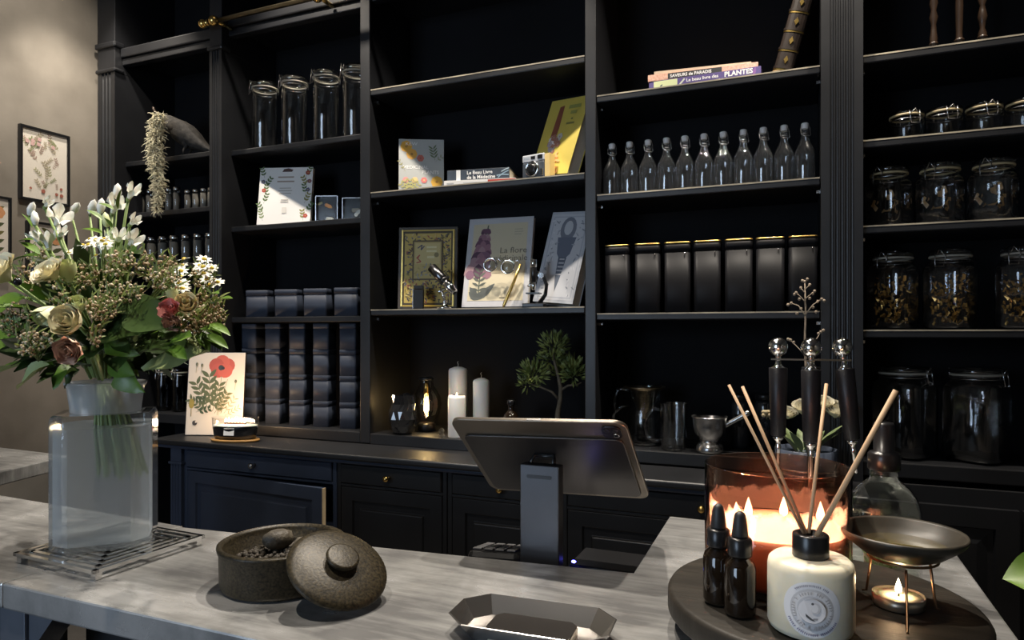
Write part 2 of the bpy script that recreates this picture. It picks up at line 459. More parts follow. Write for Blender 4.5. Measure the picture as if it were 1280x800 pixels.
# ================================================================== ZINC COUNTER
def zinc():
    m, nt, b = nodes_of('zinc_sheet')
    tc = nt.nodes.new('ShaderNodeTexCoord')
    mp = nt.nodes.new('ShaderNodeMapping'); mp.inputs['Scale'].default_value = (3, 22, 3)
    nt.links.new(tc.outputs['Object'], mp.inputs['Vector'])
    n1 = nt.nodes.new('ShaderNodeTexNoise'); n1.inputs['Scale'].default_value = 2.2; n1.inputs['Detail'].default_value = 9; n1.inputs['Roughness'].default_value = .68
    nt.links.new(mp.outputs['Vector'], n1.inputs['Vector'])
    n2 = nt.nodes.new('ShaderNodeTexNoise'); n2.inputs['Scale'].default_value = 5.5; n2.inputs['Detail'].default_value = 7; n2.inputs['Distortion'].default_value = .8
    nt.links.new(tc.outputs['Object'], n2.inputs['Vector'])
    mx = nt.nodes.new('ShaderNodeMath'); mx.operation = 'MULTIPLY_ADD'; mx.inputs[1].default_value = .36
    nt.links.new(n1.outputs['Fac'], mx.inputs[0]); 
    m2 = nt.nodes.new('ShaderNodeMath'); m2.operation = 'MULTIPLY'; m2.inputs[1].default_value = .64
    nt.links.new(n2.outputs['Fac'], m2.inputs[0]); nt.links.new(m2.outputs[0], mx.inputs[2])
    rp = nt.nodes.new('ShaderNodeValToRGB')
    e = rp.color_ramp.elements
    e[0].position = .40; e[0].color = (.17, .17, .172, 1)
    e[1].position = .62; e[1].color = (.62, .62, .62, 1)
    x = e.new(.5); x.color = (.36, .36, .357, 1)
    nt.links.new(mx.outputs[0], rp.inputs['Fac']); nt.links.new(rp.outputs['Color'], b.inputs['Base Color'])
    mr = nt.nodes.new('ShaderNodeMapRange'); mr.inputs['From Min'].default_value = .35; mr.inputs['From Max'].default_value = .65
    mr.inputs['To Min'].default_value = .42; mr.inputs['To Max'].default_value = .22
    nt.links.new(mx.outputs[0], mr.inputs['Value']); nt.links.new(mr.outputs['Result'], b.inputs['Roughness'])
    b.inputs['Metallic'].default_value = .55
    bp = nt.nodes.new('ShaderNodeBump'); bp.inputs['Strength'].default_value = .06; bp.inputs['Distance'].default_value = .003
    nt.links.new(n1.outputs['Fac'], bp.inputs['Height']); nt.links.new(bp.outputs['Normal'], b.inputs['Normal'])
    return m
ZINC = zinc()
CT = 1.05
counter = thing('shop_counter', 'U-shaped shop counter topped with mottled grey zinc sheet', 'counter', (0, 0, 0))
MB().prism([(-1.02, .607), (.236, .607), (.236, 1.305), (-.22, 1.314), (-.217, .985), (-1.02, .906)], CT - .036, CT).build('top_panel', ZINC, counter, bevel=.003)
MB().prism([(-2.45, .607), (-1.0215, .607), (-1.0215, .913), (-1.80, .945), (-1.905, 1.31), (-2.45, 1.33)], CT - .036, CT - .0005).build('top_panel', ZINC, counter, bevel=.003)
STEELB = mat('blue_grey_steel', (.16, .18, .22), .35, .6, var=.1)
lg = MB(); lg.box(-1.04, -.985, .615, .67, 0, CT - .037); lg.build('leg', STEELB, counter, bevel=.002)
MB(Matrix()).loft([[(-.985, .62, CT - .037), (-.985, .62, CT - .10), (-.93, .62, CT - .037)], [(-.985, .66, CT - .037), (-.985, .66, CT - .10), (-.93, .66, CT - .037)]], sm=False).build('gusset', STEELB, counter)
for (x, y) in ((-2.4, .64), (.17, .64), (.17, 1.24), (-2.4, 1.26)):
    MB().box(x - .027, x + .027, y - .027, y + .027, 0, CT - .037).build('leg', STEELB, counter, bevel=.002)
MB().box(-.98, .2, .70, .72, .0, CT - .037).build('front_panel', BLACKP, counter)
MB().box(-2.3, -1.05, .70, .72, .0, CT - .037).build('front_panel', BLACKP, counter)
MB().box(.18, .2, .72, 1.25, .0, CT - .037).build('side_panel', BLACKP, counter)
ws = thing('work_ledge', 'low black work ledge behind the zinc counter', 'ledge', (0, 0, 0))
MB().box(-1.3, -.245, .995, 1.33, .86, .885).build('ledge_board', BLACKP, ws, bevel=.003)
for x in (-1.28, -.265): MB().box(x - .012, x + .012, 1.0, 1.32, 0, .859).build('support', BLACKP, ws)
#@@PART2

# ================================================================== SHELF OBJECTS
def wire(pts, r=.0016, n=5): return MB().tube(pts, r, n)
def section(w, k, n=28):
    """closed ring, k=0 circle .. 1 rounded square, half-width w"""
    out = []
    for i in range(n):
        a = 2 * PI * i / n; c, q = math.cos(a), math.sin(a)
        e = 2 + 5 * k
        s_ = (abs(c) ** e + abs(q) ** e) ** (-1 / e)
        out.append((w * s_ * c, w * s_ * q))
    return out
def clip_jar(name, label, cat, h, r, neck, sq, group, inner_fill=None, cls=CLEAR, seal=RUBBER, lidh=None):
    """wire-clip preserving jar: body, seal, lid, clasp"""
    t = thing(name, label, cat, (0, 0, 0), 0, group)
    lh = lidh or min(.022, h * .12); hb = h - lh - .006
    sh = min(.05, h * .2)
    prof = [(.55, .001, 0), (.9, .002, 1), (1.0, .012, 1), (1.0, hb - sh, 1), (.985, hb - sh * .75, 1), (.93, hb - sh * .5, .7), (None, hb - sh * .3, .2), (None, hb, 0)]
    rings = []
    for f, z, k in prof:
        rr = neck if f is None else r * f
        rings.append([(x, y, z) for x, y in section(rr, sq * k)])
    MB().loft(rings, True, False).build('body', cls, t)
    MB().lathe([(neck * 1.04, hb), (neck * 1.1, hb + .001), (neck * 1.1, hb + .006), (neck * 1.04, hb + .007), (neck * 1.0, hb + .004), (neck * 1.04, hb)], 24, cap0=False, cap1=False).build('rubber_seal', seal, t)
    lid = MB().lathe([(neck * .9, hb + .012), (neck * 1.06, hb + .008), (neck * 1.12, hb + .010), (neck * 1.12, hb + .008 + lh * .55), (neck * .9, hb + .006 + lh), (neck * .5, hb + .007 + lh * .9), (0, hb + .007 + lh * .9)], 24, cap0=False).build('lid', cls, t)
    y0 = -neck * 1.13
    hw = min(.016, neck * .34)
    cl = MB()
    cl.tube([(-hw, y0, hb + lh), (-hw, y0 - .004, hb - .002), (-hw * .8, y0 - .008, hb - .03), (hw * .8, y0 - .008, hb - .03), (hw, y0 - .004, hb - .002), (hw, y0, hb + lh)], .0017, 5)
    cl.tube([(-hw * .7, y0 - .002, hb + lh * .3), (0, y0 - .006, hb + lh + .004), (hw * .7, y0 - .002, hb + lh * .3)], .0022, 5)
    cl.tube([(neck * 1.06 * math.cos(2 * PI * k / 24), neck * 1.06 * math.sin(2 * PI * k / 24), hb - .010) for k in range(24)], .0016, 4, True)
    cl.tube([(-hw * .4, -y0, hb - .01), (-hw * .4, -y0 + .003, hb + lh), (hw * .4, -y0 + .003, hb + lh), (hw * .4, -y0, hb - .01)], .0016, 4)
    cl.build('wire_clasp', STEEL, t)
    if inner_fill:  # loose pieces added to imitate reflections in the jar
        m_, n_, fill, sz = inner_fill
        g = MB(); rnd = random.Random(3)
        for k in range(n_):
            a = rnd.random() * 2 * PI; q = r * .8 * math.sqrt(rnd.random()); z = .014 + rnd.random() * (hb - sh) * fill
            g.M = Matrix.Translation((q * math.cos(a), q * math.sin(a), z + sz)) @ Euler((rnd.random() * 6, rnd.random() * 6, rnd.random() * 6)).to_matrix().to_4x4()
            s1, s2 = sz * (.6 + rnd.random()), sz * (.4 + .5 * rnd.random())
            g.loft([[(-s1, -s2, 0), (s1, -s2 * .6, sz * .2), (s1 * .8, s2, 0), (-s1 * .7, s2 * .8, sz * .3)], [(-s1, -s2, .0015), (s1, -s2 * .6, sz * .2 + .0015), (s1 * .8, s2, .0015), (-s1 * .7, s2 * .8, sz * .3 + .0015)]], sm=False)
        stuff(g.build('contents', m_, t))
    return t
def row(make, items, Y, z, labels, rz=lambda k: 0, gap=.0005):
    """place a prototype and its copies along a shelf; items are surveyed centre columns"""
    for k, px in enumerate(items):
        loc = (SX(px, Y), Y, z + gap)
        if k == 0:
            make.location = loc; make['label'] = labels[0]; make.rotation_euler = (0, 0, rz(0)); o = make
        else: o = dup(make, loc, labels[k], rz(k))

# ---- right-hand bay: preserving jars
SEALB = mat('tan_seal', (.45, .36, .2), .55, var=.1)
AMBGLINT = mat('amber_dried_chips', (.22, .11, .04), .4, scale=30, col2=(.50, .30, .11), coat=.3)  # amber bits stand in for warm reflections in the jar glass
lab = ['low wide clip-top jar, %s in its row' % q for q in ('leftmost', 'second from the left', 'third from the left', 'cut by the photo edge')]
row(clip_jar('low_clip_jar', '', 'jar', .100, .053, .047, 0, 'low clip-top jars on the upper shelf', cls=thin_glass('grey_glass', (.72, .72, .70), gain=1.8), seal=SEALB), (1133, 1180, 1230, 1281), 2.60, SH[4][1], lab, lambda k: R(18 - 4 * k))
lab = ['medium square clip jar with tan chips, leftmost of its row', 'medium square clip jar with tan chips, second of its row', 'medium square clip jar standing under the third low jar, clearest of its row', 'medium square clip jar cut off by the right photo edge']
row(clip_jar('medium_clip_jar', '', 'jar', .205, .060, .053, .8, 'medium square clip-top jars', (AMBGLINT, 16, .7, .010), seal=SEALB), (1111, 1175, 1242, 1314), 2.61, SH[4][2], lab, lambda k: R(-38 + 3 * k))
lab = ['large square clip jar of glinting amber pieces, leftmost of three', 'large square clip jar of glinting amber pieces, middle of three', 'large square clip jar cut by the photo edge, right of three']
row(clip_jar('large_clip_jar', '', 'jar', .262, .066, .056, .8, 'large square clip-top jars with amber pieces', (mat('gold_amber_glints', (.30, .14, .03), .25, .6, scale=40, col2=(.75, .45, .12)), 150, .85, .0065)), (1116, 1188, 1280), 2.61, SH[4][3], lab, lambda k: R(-35))  # gold pieces added inside for the glints reflected by the glass
lab = ['huge empty clip-top jar on the base board, the one behind the pump bottle', 'huge empty clip-top jar on the base board, right of the pump bottle']
row(clip_jar('huge_clip_jar', '', 'jar', .305, .083, .070, .7, 'huge empty clip-top jars'), (1130, 1221), 2.64, BASEZ[4], lab, lambda k: R(55))

# ---- turned wooden spindles on the top shelf of that bay
WOODS = mat('turned_dark_wood', (.030, .017, .010), .32, var=.35, scale=40, stretch=(1, 1, .15))
def spindle(name, label, px, prof, r):
    t = thing(name, label, 'spindle', (SX(px, 2.56), 2.56, SH[4][0] + .0005), 0, 'turned wooden spindles')
    L = .36
    pr = [(0.0, 0), (r * 1.0, 0), (r, .006)]
    n = len(prof)
    for k, q in enumerate(prof):
        pr.append((r * q, .01 + (L - .02) * (k + .5) / n))
    pr += [(r * .7, L - .006), (0, L)]
    MB().lathe(pr, 14).build('shaft', WOODS, t)
    for z in (.02, L * .5): MB().lathe([(r * .9, z), (r * 1.25, z + .004), (r * 1.25, z + .008), (r * .9, z + .012)], 14).build('collar', WOODS, t)
spindle('turned_spindle', 'dark turned wooden spindle with swelling foot, leftmost of three', 1167, [.9, 1.1, .8, .7, 1.2, .7, 1.2, .8, 1.1, .7, 1.2, .8, .7, 1.1, .8], .0105)
spindle('turned_spindle', 'reddish plain turned spindle, middle of three', 1199, [.9, .8, .9, .95, 1, .9, 1.2, .9, .8, .8, 1.1, .8], .0115)
spindle('turned_spindle', 'dark beaded turned spindle, rightmost of three', 1228, [.8, 1.1, .6, .9, 1.2, .9, .6, 1.1, .6, 1.1, .6, 1.1, .6, .9, 1.2, .8, .6, 1.1, .6], .0115)

# ---- swing-top bottles
def swing_bottle():
    t = thing('swing_top_bottle', '', 'bottle', (0, 0, 0), 0, 'row of swing-top bottles')
    p = [(.022, .001), (.031, .003), (.0338, .010), (.0338, .095), (.032, .108), (.026, .122), (.019, .136), (.0145, .150), (.0125, .165), (.0125, .176), (.0155, .178), (.0155, .184), (.012, .186)]
    MB().lathe(p, 20, cap1=False).build('body', thin_glass('bottle_glass', gain=4.5, haze=.025), t)
    MB().lathe([(.010, .186), (.0115, .188), (.0125, .200), (.0135, .203), (.010, .207), (0, .208)], 14).build('stopper', mat('white_porcelain', (.82, .81, .78), .25, var=.02), t)
    c = MB()
    for sd in (-1, 1):
        c.tube([(sd * .006, 0, .206), (sd * .013, 0, .204), (sd * .0165, -.003, .190), (sd * .0165, -.006, .172), (sd * .0155, -.012, .163)], .0018, 4)
    c.tube([(-.0155, -.012, .163), (-.010, -.019, .158), (.010, -.019, .158), (.0155, -.012, .163)], .0018, 4)
    c.tube([(.0145 * math.cos(2 * PI * k / 16), .0145 * math.sin(2 * PI * k / 16), .168) for k in range(16)], .0013, 4, True)
    c.build('wire_bail', STEEL, t)
    return t
row(swing_bottle(), (765, 787, 810, 833, 856, 880, 904, 929, 954, 980, 1006), 2.58, SH[3][1],
    ['clear swing-top bottle, %s from the left of eleven' % ORD[k] for k in range(11)], lambda k: R(25 + (k * 37) % 13 - 6))

# ---- tall black tins with gold lids
def tall_tin():
    t = thing('tall_tea_tin', '', 'tin', (0, 0, 0), 0, 'tall black tins with gold lids')
    W = .093
    MB().loft([[(x, y, z) for x, y in rrect(W * q, W * q, .014)] for q, z in ((.97, 0), (1, .002), (1, .222))], True, True).build('body', TINB, t)
    l = MB().loft([[(x, y, z) for x, y in rrect(W * q, W * q, .014)] for q, z in ((1.012, .2225), (1.012, .254))], True, True).build('lid', TINB, t)
    MB().loft([[(x, y, z) for x, y in rrect(W * q, W * q, .014)] for q, z in ((1.0, .2545), (1.04, .255), (1.04, .258), (.99, .2605))], True, True).build('gold_rim', GOLD, l)
    MB().ball((.028, -W / 2 - .0025, .217), .0025, 6, 4).build('rivet', STEEL, t)
    return t
row(tall_tin(), (774, 811, 848, 885, 924, 963, 1003), 2.585, SH[3][2],
    ['tall black tin with gold rim, %s from the left of seven' % ORD[k] for k in range(7)], lambda k: R(2 + (k * 29) % 5 - 2))

# ---- left-of-centre bay: tall clip jars, tins
row(clip_jar('tall_storage_jar', '', 'jar', .338, .060, .058, 0, 'tall narrow clip-top jars', lidh=.03), (331, 368, 408, 445), 2.62, SH[1][0],
    ['tall clear clip-top jar, leftmost of four', 'tall clear clip-top jar, second of four', 'tall clear clip-top jar, third of four', 'tall clear clip-top jar half hidden by the post'], lambda k: R(-30))
def cube_tin(W, H, name, group):
    t = thing(name, '', 'tin', (0, 0, 0), 0, group)
    MB().loft([[(x, y, z) for x, y in rrect(W, W, .008, 3)] for z in (0, H * .80)], True, True).build('body', TINBLUE, t)
    MB().loft([[(x, y, z) for x, y in rrect(W * 1.025, W * 1.025, .008, 3)] for z in (H * .803, H * .99)] + [[(x, y, H) for x, y in rrect(W * .97, W * .97, .006, 3)]], True, True).build('lid', TINBLUE, t)
    return t
row(cube_tin(.112, .128, 'square_tin', 'square tins on the lowest shelf'), (328, 364, 400, 438), 2.60, SH[1][2],
    ['squat blue-black tin, %s on the shelf above the stacked tins' % q for q in ('leftmost', 'second from left', 'third from left', 'rightmost')], lambda k: R(14))
small = cube_tin(.080, .1185, 'stacked_tin', 'small black tins stacked four high')
first = True
for c, px in enumerate((317, 346, 376, 406, 439)):
    for q in range(4):
        loc = (SX(px, 2.60), 2.60, BASEZ[1] + .0005 + q * .1190)
        l = 'small blue-black tin, %s from bottom in the %s stack from the left' % (('first', 'second', 'third', 'top')[q], ORD[c])
        if q == 3: l = 'small blue-black tin on top of the %s stack from the left' % ORD[c]
        if q == 0: l = 'small blue-black tin at the bottom of the %s stack from the left' % ORD[c]
        if first: small.location = loc; small['label'] = l; small.rotation_euler = (0, 0, R(10)); first = False
        else: dup(small, loc, l, R(10 + ((c * 7 + q * 5) % 5 - 2)))

# ---- far left bay: little capped glass vials
def vial(name, r, h, group):
    t = thing(name, '', 'vial', (0, 0, 0), 0, group)
    MB().lathe([(r * .8, .001), (r, .004), (r, h * .82), (r * .8, h * .88), (r * .8, h * .9)], 16, cap1=False).build('body', CLEAR, t)
    MB().lathe([(r * .78, .003), (r * .93, .006), (r * .93, h * .78)], 14).build('contents', mat('taupe_powder', (.16, .145, .12), .9, var=.2), t)
    MB().lathe([(r * .92, h * .885), (r * .95, h * .9), (r * .95, h * .985), (r * .85, h)], 16).build('cap', STEEL, t)
    return t
row(vial('glass_vial', .019, .140, 'glass vials on the middle left shelf'), (177, 187, 211, 221), 2.64, SH[0][1],
    ['taller capped glass vial left of the hanging moss, outer one', 'taller capped glass vial left of the hanging moss, inner one', 'taller capped glass vial just right of the moss', 'taller capped glass vial, second right of the moss'])
row(vial('short_glass_vial', .018, .105, 'short glass vials right of the moss'), (235, 245, 255, 264), 2.60, SH[0][1],
    ['short silver-capped vial, %s of four' % q for q in ('leftmost', 'second', 'third', 'rightmost')])
row(vial('tube_jar', .026, .155, 'capped tube jars behind the bouquet'), (176, 190, 204, 218, 233, 248, 263), 2.61, SH[0][2],
    ['capped glass tube jar above the bouquet, %s from the left' % ORD[k] for k in range(7)])
row(clip_jar('dark_clip_jar', '', 'jar', .225, .037, .033, 0, 'dark clip jars beside the poppy card', cls=DARKG), (205, 225), 2.60, BASEZ[0],
    ['smoked clip jar behind the vase, left of a pair', 'smoked clip jar beside the poppy card, right of a pair'])

# ---- specimen boxes
def specimen(px, py, Y, w, h, label, cols):
    t = thing('specimen_box', label, 'box', (SX(px, Y), Y, SH[1][1] + .0005), R(20), 'specimen boxes')
    MB().box(-w / 2, w / 2, .02, .05, 0, h).build('backing', PLASTIC, t)
    f = MB()
    for x in (-w / 2, w / 2 - .003): f.box(x, x + .003, 0, .0195, 0, h)
    for z in (0, h - .003): f.box(-w / 2 + .003, w / 2 - .003, 0, .0195, z, z + .003)
    f.build('frame', STEEL, t)
    MB().box(-w / 2 + .0035, w / 2 - .0035, .001, .003, .0035, h - .0035).build('pane', thin_glass('picture_glass', gain=.6), t)
    a = Art()
    for (x, z, r, c) in cols: a.leaf(x, z, r, r * .6, x * 90, c); a.disc(x, z, r * .3, c)
    a.build('specimen', t, (0, .0195, 0))
specimen(408, 255, 2.60, .105, .125, 'black glass-fronted specimen box beside the floral book', [(-.005, .085, .03, (.5, .22, .06)), (0, .02, .03, (.4, .4, .35)), (-.03, .095, .02, (.4, .35, .15))])
specimen(441, 255, 2.60, .10, .105, 'smaller specimen box half behind the post', [(0, .05, .035, (.35, .3, .22)), (.01, .03, .03, (.6, .6, .55))])

# ---- books
def book(name, label, w, h, t_, loc, yaw, lean, cover, pages=PAGES, group=None, soft=False, roll=0):
    t = thing(name, label, 'book', Vector(loc) + Vector((0, 0, t_ * math.sin(R(max(lean, 0))) + .0006)), 0, group, rot=(R(-lean), R(roll), R(yaw)))
    o = .003 if not soft else 0
    c = MB(); th = .0025
    c.box(-w / 2, w / 2, 0, th, 0, h); c.box(-w / 2, w / 2, t_ - th, t_, 0, h); c.box(-w / 2, -w / 2 + th, th, t_ - th, 0, h)
    c.build('cover', cover, t, bevel=.0006)
    MB().box(-w / 2 + th + .0003, w / 2 - o - .0004, th + .0003, t_ - th - .0003, o, h - o).build('pages', pages, t)
    return t
def flat_book(name, label, w, d, t_, loc, yaw, cover, group=None):
    """lying flat, spine towards -Y"""
    t = thing(name, label, 'book', loc, R(yaw), group)
    c = MB(); th = .0025
    c.box(-w / 2, w / 2, 0, d, 0, th); c.box(-w / 2, w / 2, 0, d, t_ - th, t_); c.box(-w / 2, w / 2, 0, th, th, t_ - th)
    c.build('cover', cover, t, bevel=.0006)
    MB().box(-w / 2 + .003, w / 2 - .003, th + .0003, d - .003, th + .0003, t_ - th - .0003).build('pages', PAGES, t)
    return t
GREEN = (.10, .16, .05); DGREEN = (.05, .08, .03); OLIVE = (.28, .26, .08); PINK = (.72, .30, .28); ORANGE = (.80, .38, .08); REDD = (.45, .06, .05); CREAM = (.80, .74, .60)

# white botanical book, bay with tall jars
b = book('botanical_book', 'white hardback with botanical border propped beside specimen boxes', .262, .285, .022, (SX(353, 2.58), 2.585, SH[1][1]), 18, 9, WHITEP)
a = Art(); rnd = random.Random(5); a.rect(-.130, .130, .001, .284, (.84, .81, .77))
for sd in (-1, 1):
    for k in range(6):
        x, z = sd * (.095 + .012 * rnd.random()), .03 + k * .043
        a.sprig(x, z - .012, .045, PI / 2 + (rnd.random() - .5) * 1.2, DGREEN, rnd.choice([GREEN, OLIVE, (.22, .28, .12)]), 3, .5, .4)
        if rnd.random() < .7: a.flower(x + .01 * sd, z + .012, .011, rnd.choice([REDD, (.12, .12, .2), (.4, .2, .08), (.25, .1, .12)]), (.5, .4, .1), 5)
a.poly([(-.02, .262), (.028, .262), (.034, .272), (.01, .28), (-.012, .276)], (.10, .05, .04))
a.lines(-.045, .045, .232, 2, .022, .007, (.42, .33, .26), .4, True)
a.lines(-.035, .035, .178, 3, .013, .004, (.5, .46, .4), .3, True)
a.lines(-.02, .02, .12, 2, .01, .004, (.5, .46, .4), .3, True)
a.rect(-.011, .011, .055, .085, (.72, .68, .62))
a.build('printed_cover', b)

# medicinal plants book
GREYC = mat('grey_book_cloth', (.44, .45, .43), .55, var=.05, scale=30)
b = book('medicinal_plants_book', 'grey and floral paperback of medicinal plants standing upright', .198, .245, .018, (SX(523, 2.60), 2.625, SH[2][1]), 27, 3, GREYC, soft=True)
a = Art(); a.rect(-.0985, .0985, .0005, .2445, (.44, .45, .43))
a.flower(-.066, .212, .026, (.80, .42, .06), (.5, .25, .05), 8); a.flower(-.042, .178, .024, (.80, .42, .08), (.45, .22, .05), 8)
a.flower(-.004, .160, .016, (.55, .16, .12), (.4, .1, .1), 6)
a.sprig(.060, .150, .052, R(100), DGREEN, (.13, .17, .09), 4, .28, .5); a.sprig(.062, .145, .03, R(40), DGREEN, (.2, .22, .1), 2, .3, .5)
a.sprig(-.07, .10, .05, R(120), OLIVE, OLIVE, 3)
for x, c in ((-.068, PINK), (-.028, (.85, .55, .25)), (.012, (.7, .2, .18))): a.flower(x, .062, .014, c, (.8, .6, .2), 6)
a.flower(.068, .055, .026, (.75, .42, .06), (.45, .22, .05), 8)
for k in range(5): a.sprig(-.05, .012, .045, R(40 + 25 * k), OLIVE, (.45, .42, .16), 3, .4, .4)
a.build('printed_cover', b)
text('KEW', .020, INKWHITE, b, (-.070, -.0012, .217), sx=1.2)
text('MEDICINAL', .0215, INKWHITE, b, (-.080, -.0012, .112), bold=.0003)
text('PLANTS', .0215, INKWHITE, b, (.002, -.0012, .090), bold=.0003)

# flat stack with medecine book
WHB = mat('white_book_cover', (.75, .73, .7), .5, var=.03)
xs = SX(597, 2.56)
b = flat_book('white_red_book', 'white paperback with red spine patch at the bottom of the pair', .305, .20, .022, (SX(600, 2.55), 2.545, SH[2][1] + .0005), 11, WHB)
a = Art(); a.rect(.035, .1515, .002, .020, (.45, .05, .03)); a.build('red_spine_patch', b)
a = Art(); a.lines(.05, .125, .008, 1, .01, .0045, (.8, .75, .7), 0); a.lines(-.14, -.11, .008, 1, .01, .004, (.4, .4, .4), 0); a.lines(-.07, .02, .008, 1, .01, .0035, (.45, .45, .45), 0); a.build('spine_print', b, (0, -.0006, 0))
NAVYB = mat('navy_book_cover', (.035, .045, .06), .4, var=.2, scale=30)
b = flat_book('medicine_book', 'dark navy hardback about medicine lying on the white book', .268, .19, .046, (SX(598, 2.56), 2.556, SH[2][1] + .0230), 9, NAVYB)
a = Art(); a.rect(-.094, -.076, .001, .045, (.72, .72, .72))
a.stroke([(.085, .006), (.105, .022), (.131, .034)], .004, (.25, .36, .45)); a.stroke([(.08, .015), (.105, .018), (.131, .016)], .004, (.3, .42, .5)); a.stroke([(.1, .030), (.12, .040), (.132, .043)], .004, (.4, .5, .55))
a.build('spine_bands', b)
text('Le Beau Livre', .020, INKWHITE, b, (-.048, -.0014, .025), bold=.0004)
text('de la Médecine', .020, INKWHITE, b, (-.048, -.0014, .006), bold=.0004)

# instant camera
c = thing('camera_toy', 'small retro camera with silver top leaning near yellow book', 'camera', (SX(668, 2.56), 2.545, SH[2][1] + .0005), R(-12))
MB().box(-.052, .052, 0, .045, 0, .072).build('body', mat('camera_body', (.05, .06, .075), .5, var=.2, scale=80), c, bevel=.005)
MB().box(-.052, .052, 0, .045, .0725, .102).build('top_plate', mat('silver_plastic', (.62, .64, .68), .35, .3, var=.05), c, bevel=.004)
ln = MB(Matrix.Translation((-.002, 0, .042)) @ Matrix.Rotation(R(90), 4, 'X')).lathe([(.032, .0005), (.032, .008), (.028, .012), (.025, .009), (.018, .007), (0, .006)], 24).build('lens_ring', CHROME, c)
MB(Matrix.Translation((-.002, 0, .042)) @ Matrix.Rotation(R(90), 4, 'X')).lathe([(.020, .0072), (.019, .0125), (.010, .013), (0, .012)], 20).build('lens', PLASTIC, ln)
MB().box(.034, .046, -.002, -.0002, .012, .04).build('shutter_button', CHROME, c, bevel=.001)
MB().box(.022, .044, -.0025, -.0004, .080, .096).build('viewfinder', PLASTIC, c, bevel=.001)
MB().box(-.01, .010, -.0025, -.0004, .082, .094).build('flash', PLASTIC, c, bevel=.001)
a = Art(); a.lines(-.044, -.016, .084, 1, .01, .009, (.35, .4, .45), 0); a.build('printed_name', c)
MB().box(.0525, .075, .004, .044, .0, .098).build('side_card', mat('cream_yellow_card', (.75, .55, .22), .5, var=.05), c)

# yellow leaning book
YEL = mat('yellow_olive_cover', (.58, .46, .09), .5, var=.06, scale=12)
b = book('yellow_book', 'large yellow book leaning against the post beside the camera', .215, .335, .062, (SX(697, 2.60), 2.60, SH[2][1]), -24, 14, YEL)
b.rotation_euler = (R(-16), R(7), R(-26))
b.location = (SX(687, 2.62), 2.60, SH[2][1] + .029)
a = Art()
a.poly([(-.045, .30), (-.020, .305), (-.015, .20), (-.02, .165), (-.052, .165), (-.05, .2)], (.22, .07, .04))
for k in range(26):
    rnd = random.Random(k); a.flower(-.05 + .06 * rnd.random(), .05 + .12 * rnd.random(), .008 + .009 * rnd.random(), rnd.choice([(.5, .48, .45), (.3, .14, .1), (.62, .6, .6), (.36, .32, .36)]), (.3, .25, .22), 5)
a.lines(.01, .075, .285, 1, .02, .016, (.30, .30, .08), 0); a.lines(.028, .062, .26, 1, .02, .015, (.30, .30, .08), 0); a.lines(.04, .05, .235, 1, .02, .008, (.2, .2, .06), 0); a.lines(.02, .065, .215, 1, .02, .009, (.22, .2, .06), 0)
for k in range(9):
    rnd = random.Random(k + 50); a.leaf(.0 + .05 * rnd.random(), .02 + .06 * rnd.random(), .03, .012, rnd.random() * 6, rnd.choice([(.75, .25, .08), (.8, .4, .15)]))
a.build('printed_cover', b)

# ornate gold book
GILT = mat('gilt_cover', (.34, .24, .06), .38, .55, scale=60, col2=(.62, .46, .14))
DKB = mat('dark_brown_board', (.05, .035, .02), .45, var=.2)
b = book('gilded_book', 'ornate gilded book with scrollwork cover behind the small telescope', .265, .365, .035, (SX(533, 2.62), 2.625, SH[2][2]), 16, 4, DKB)
a = Art(); rnd = random.Random(11)
GO = (.55, .40, .10)
for i, (ins, c) in enumerate(((.012, (.62, .43, .08)), (.018, (.07, .05, .02)), (.028, (.58, .42, .10)))):
    a.rect(-.1325 + ins, .1325 - ins, ins, .365 - ins, c)
for k in range(420):
    x, z = (rnd.random() - .5) * .2, .035 + rnd.random() * .295
    if abs(x) < .065 and .13 < z < .30: continue
    a.leaf(x, z, .011 + .012 * rnd.random(), .006, rnd.random() * 6.3, rnd.choice([(.06, .05, .07), (.10, .05, .03), (.12, .11, .05), (.35, .10, .06), (.14, .12, .16), (.62, .48, .18), (.25, .2, .06)]))
a.rect(-.068, .068, .128, .305, (.12, .08, .03)); a.rect(-.061, .061, .135, .298, (.52, .40, .14)); a.rect(-.055, .055, .20, .292, (.60, .48, .2))
a.stroke([(-.045, .27), (-.025, .285), (-.03, .262), (-.015, .28)], .005, (.08, .07, .1)); a.stroke([(-.05, .225), (-.035, .24), (-.045, .225), (-.03, .21), (-.05, .205)], .005, (.4, .07, .04))
a.lines(-.005, .04, .27, 2, .018, .009, (.75, .66, .36), 0); a.lines(-.002, .03, .225, 1, .018, .01, (.75, .66, .36), 0); a.disc(.04, .24, .011, (.25, .2, .08))
for k in range(30): a.leaf(-.05 + .1 * rnd.random(), .142 + .05 * rnd.random(), .016, .006, rnd.random() * 6, rnd.choice([(.12, .12, .14), (.3, .3, .3), (.4, .3, .1)]))
a.build('gilded_pattern', b)
for x in (-.118, .112): MB().box(x, x + .006, -.004, -.001, .012, .353).build('gilt_strip', GOLD, b)

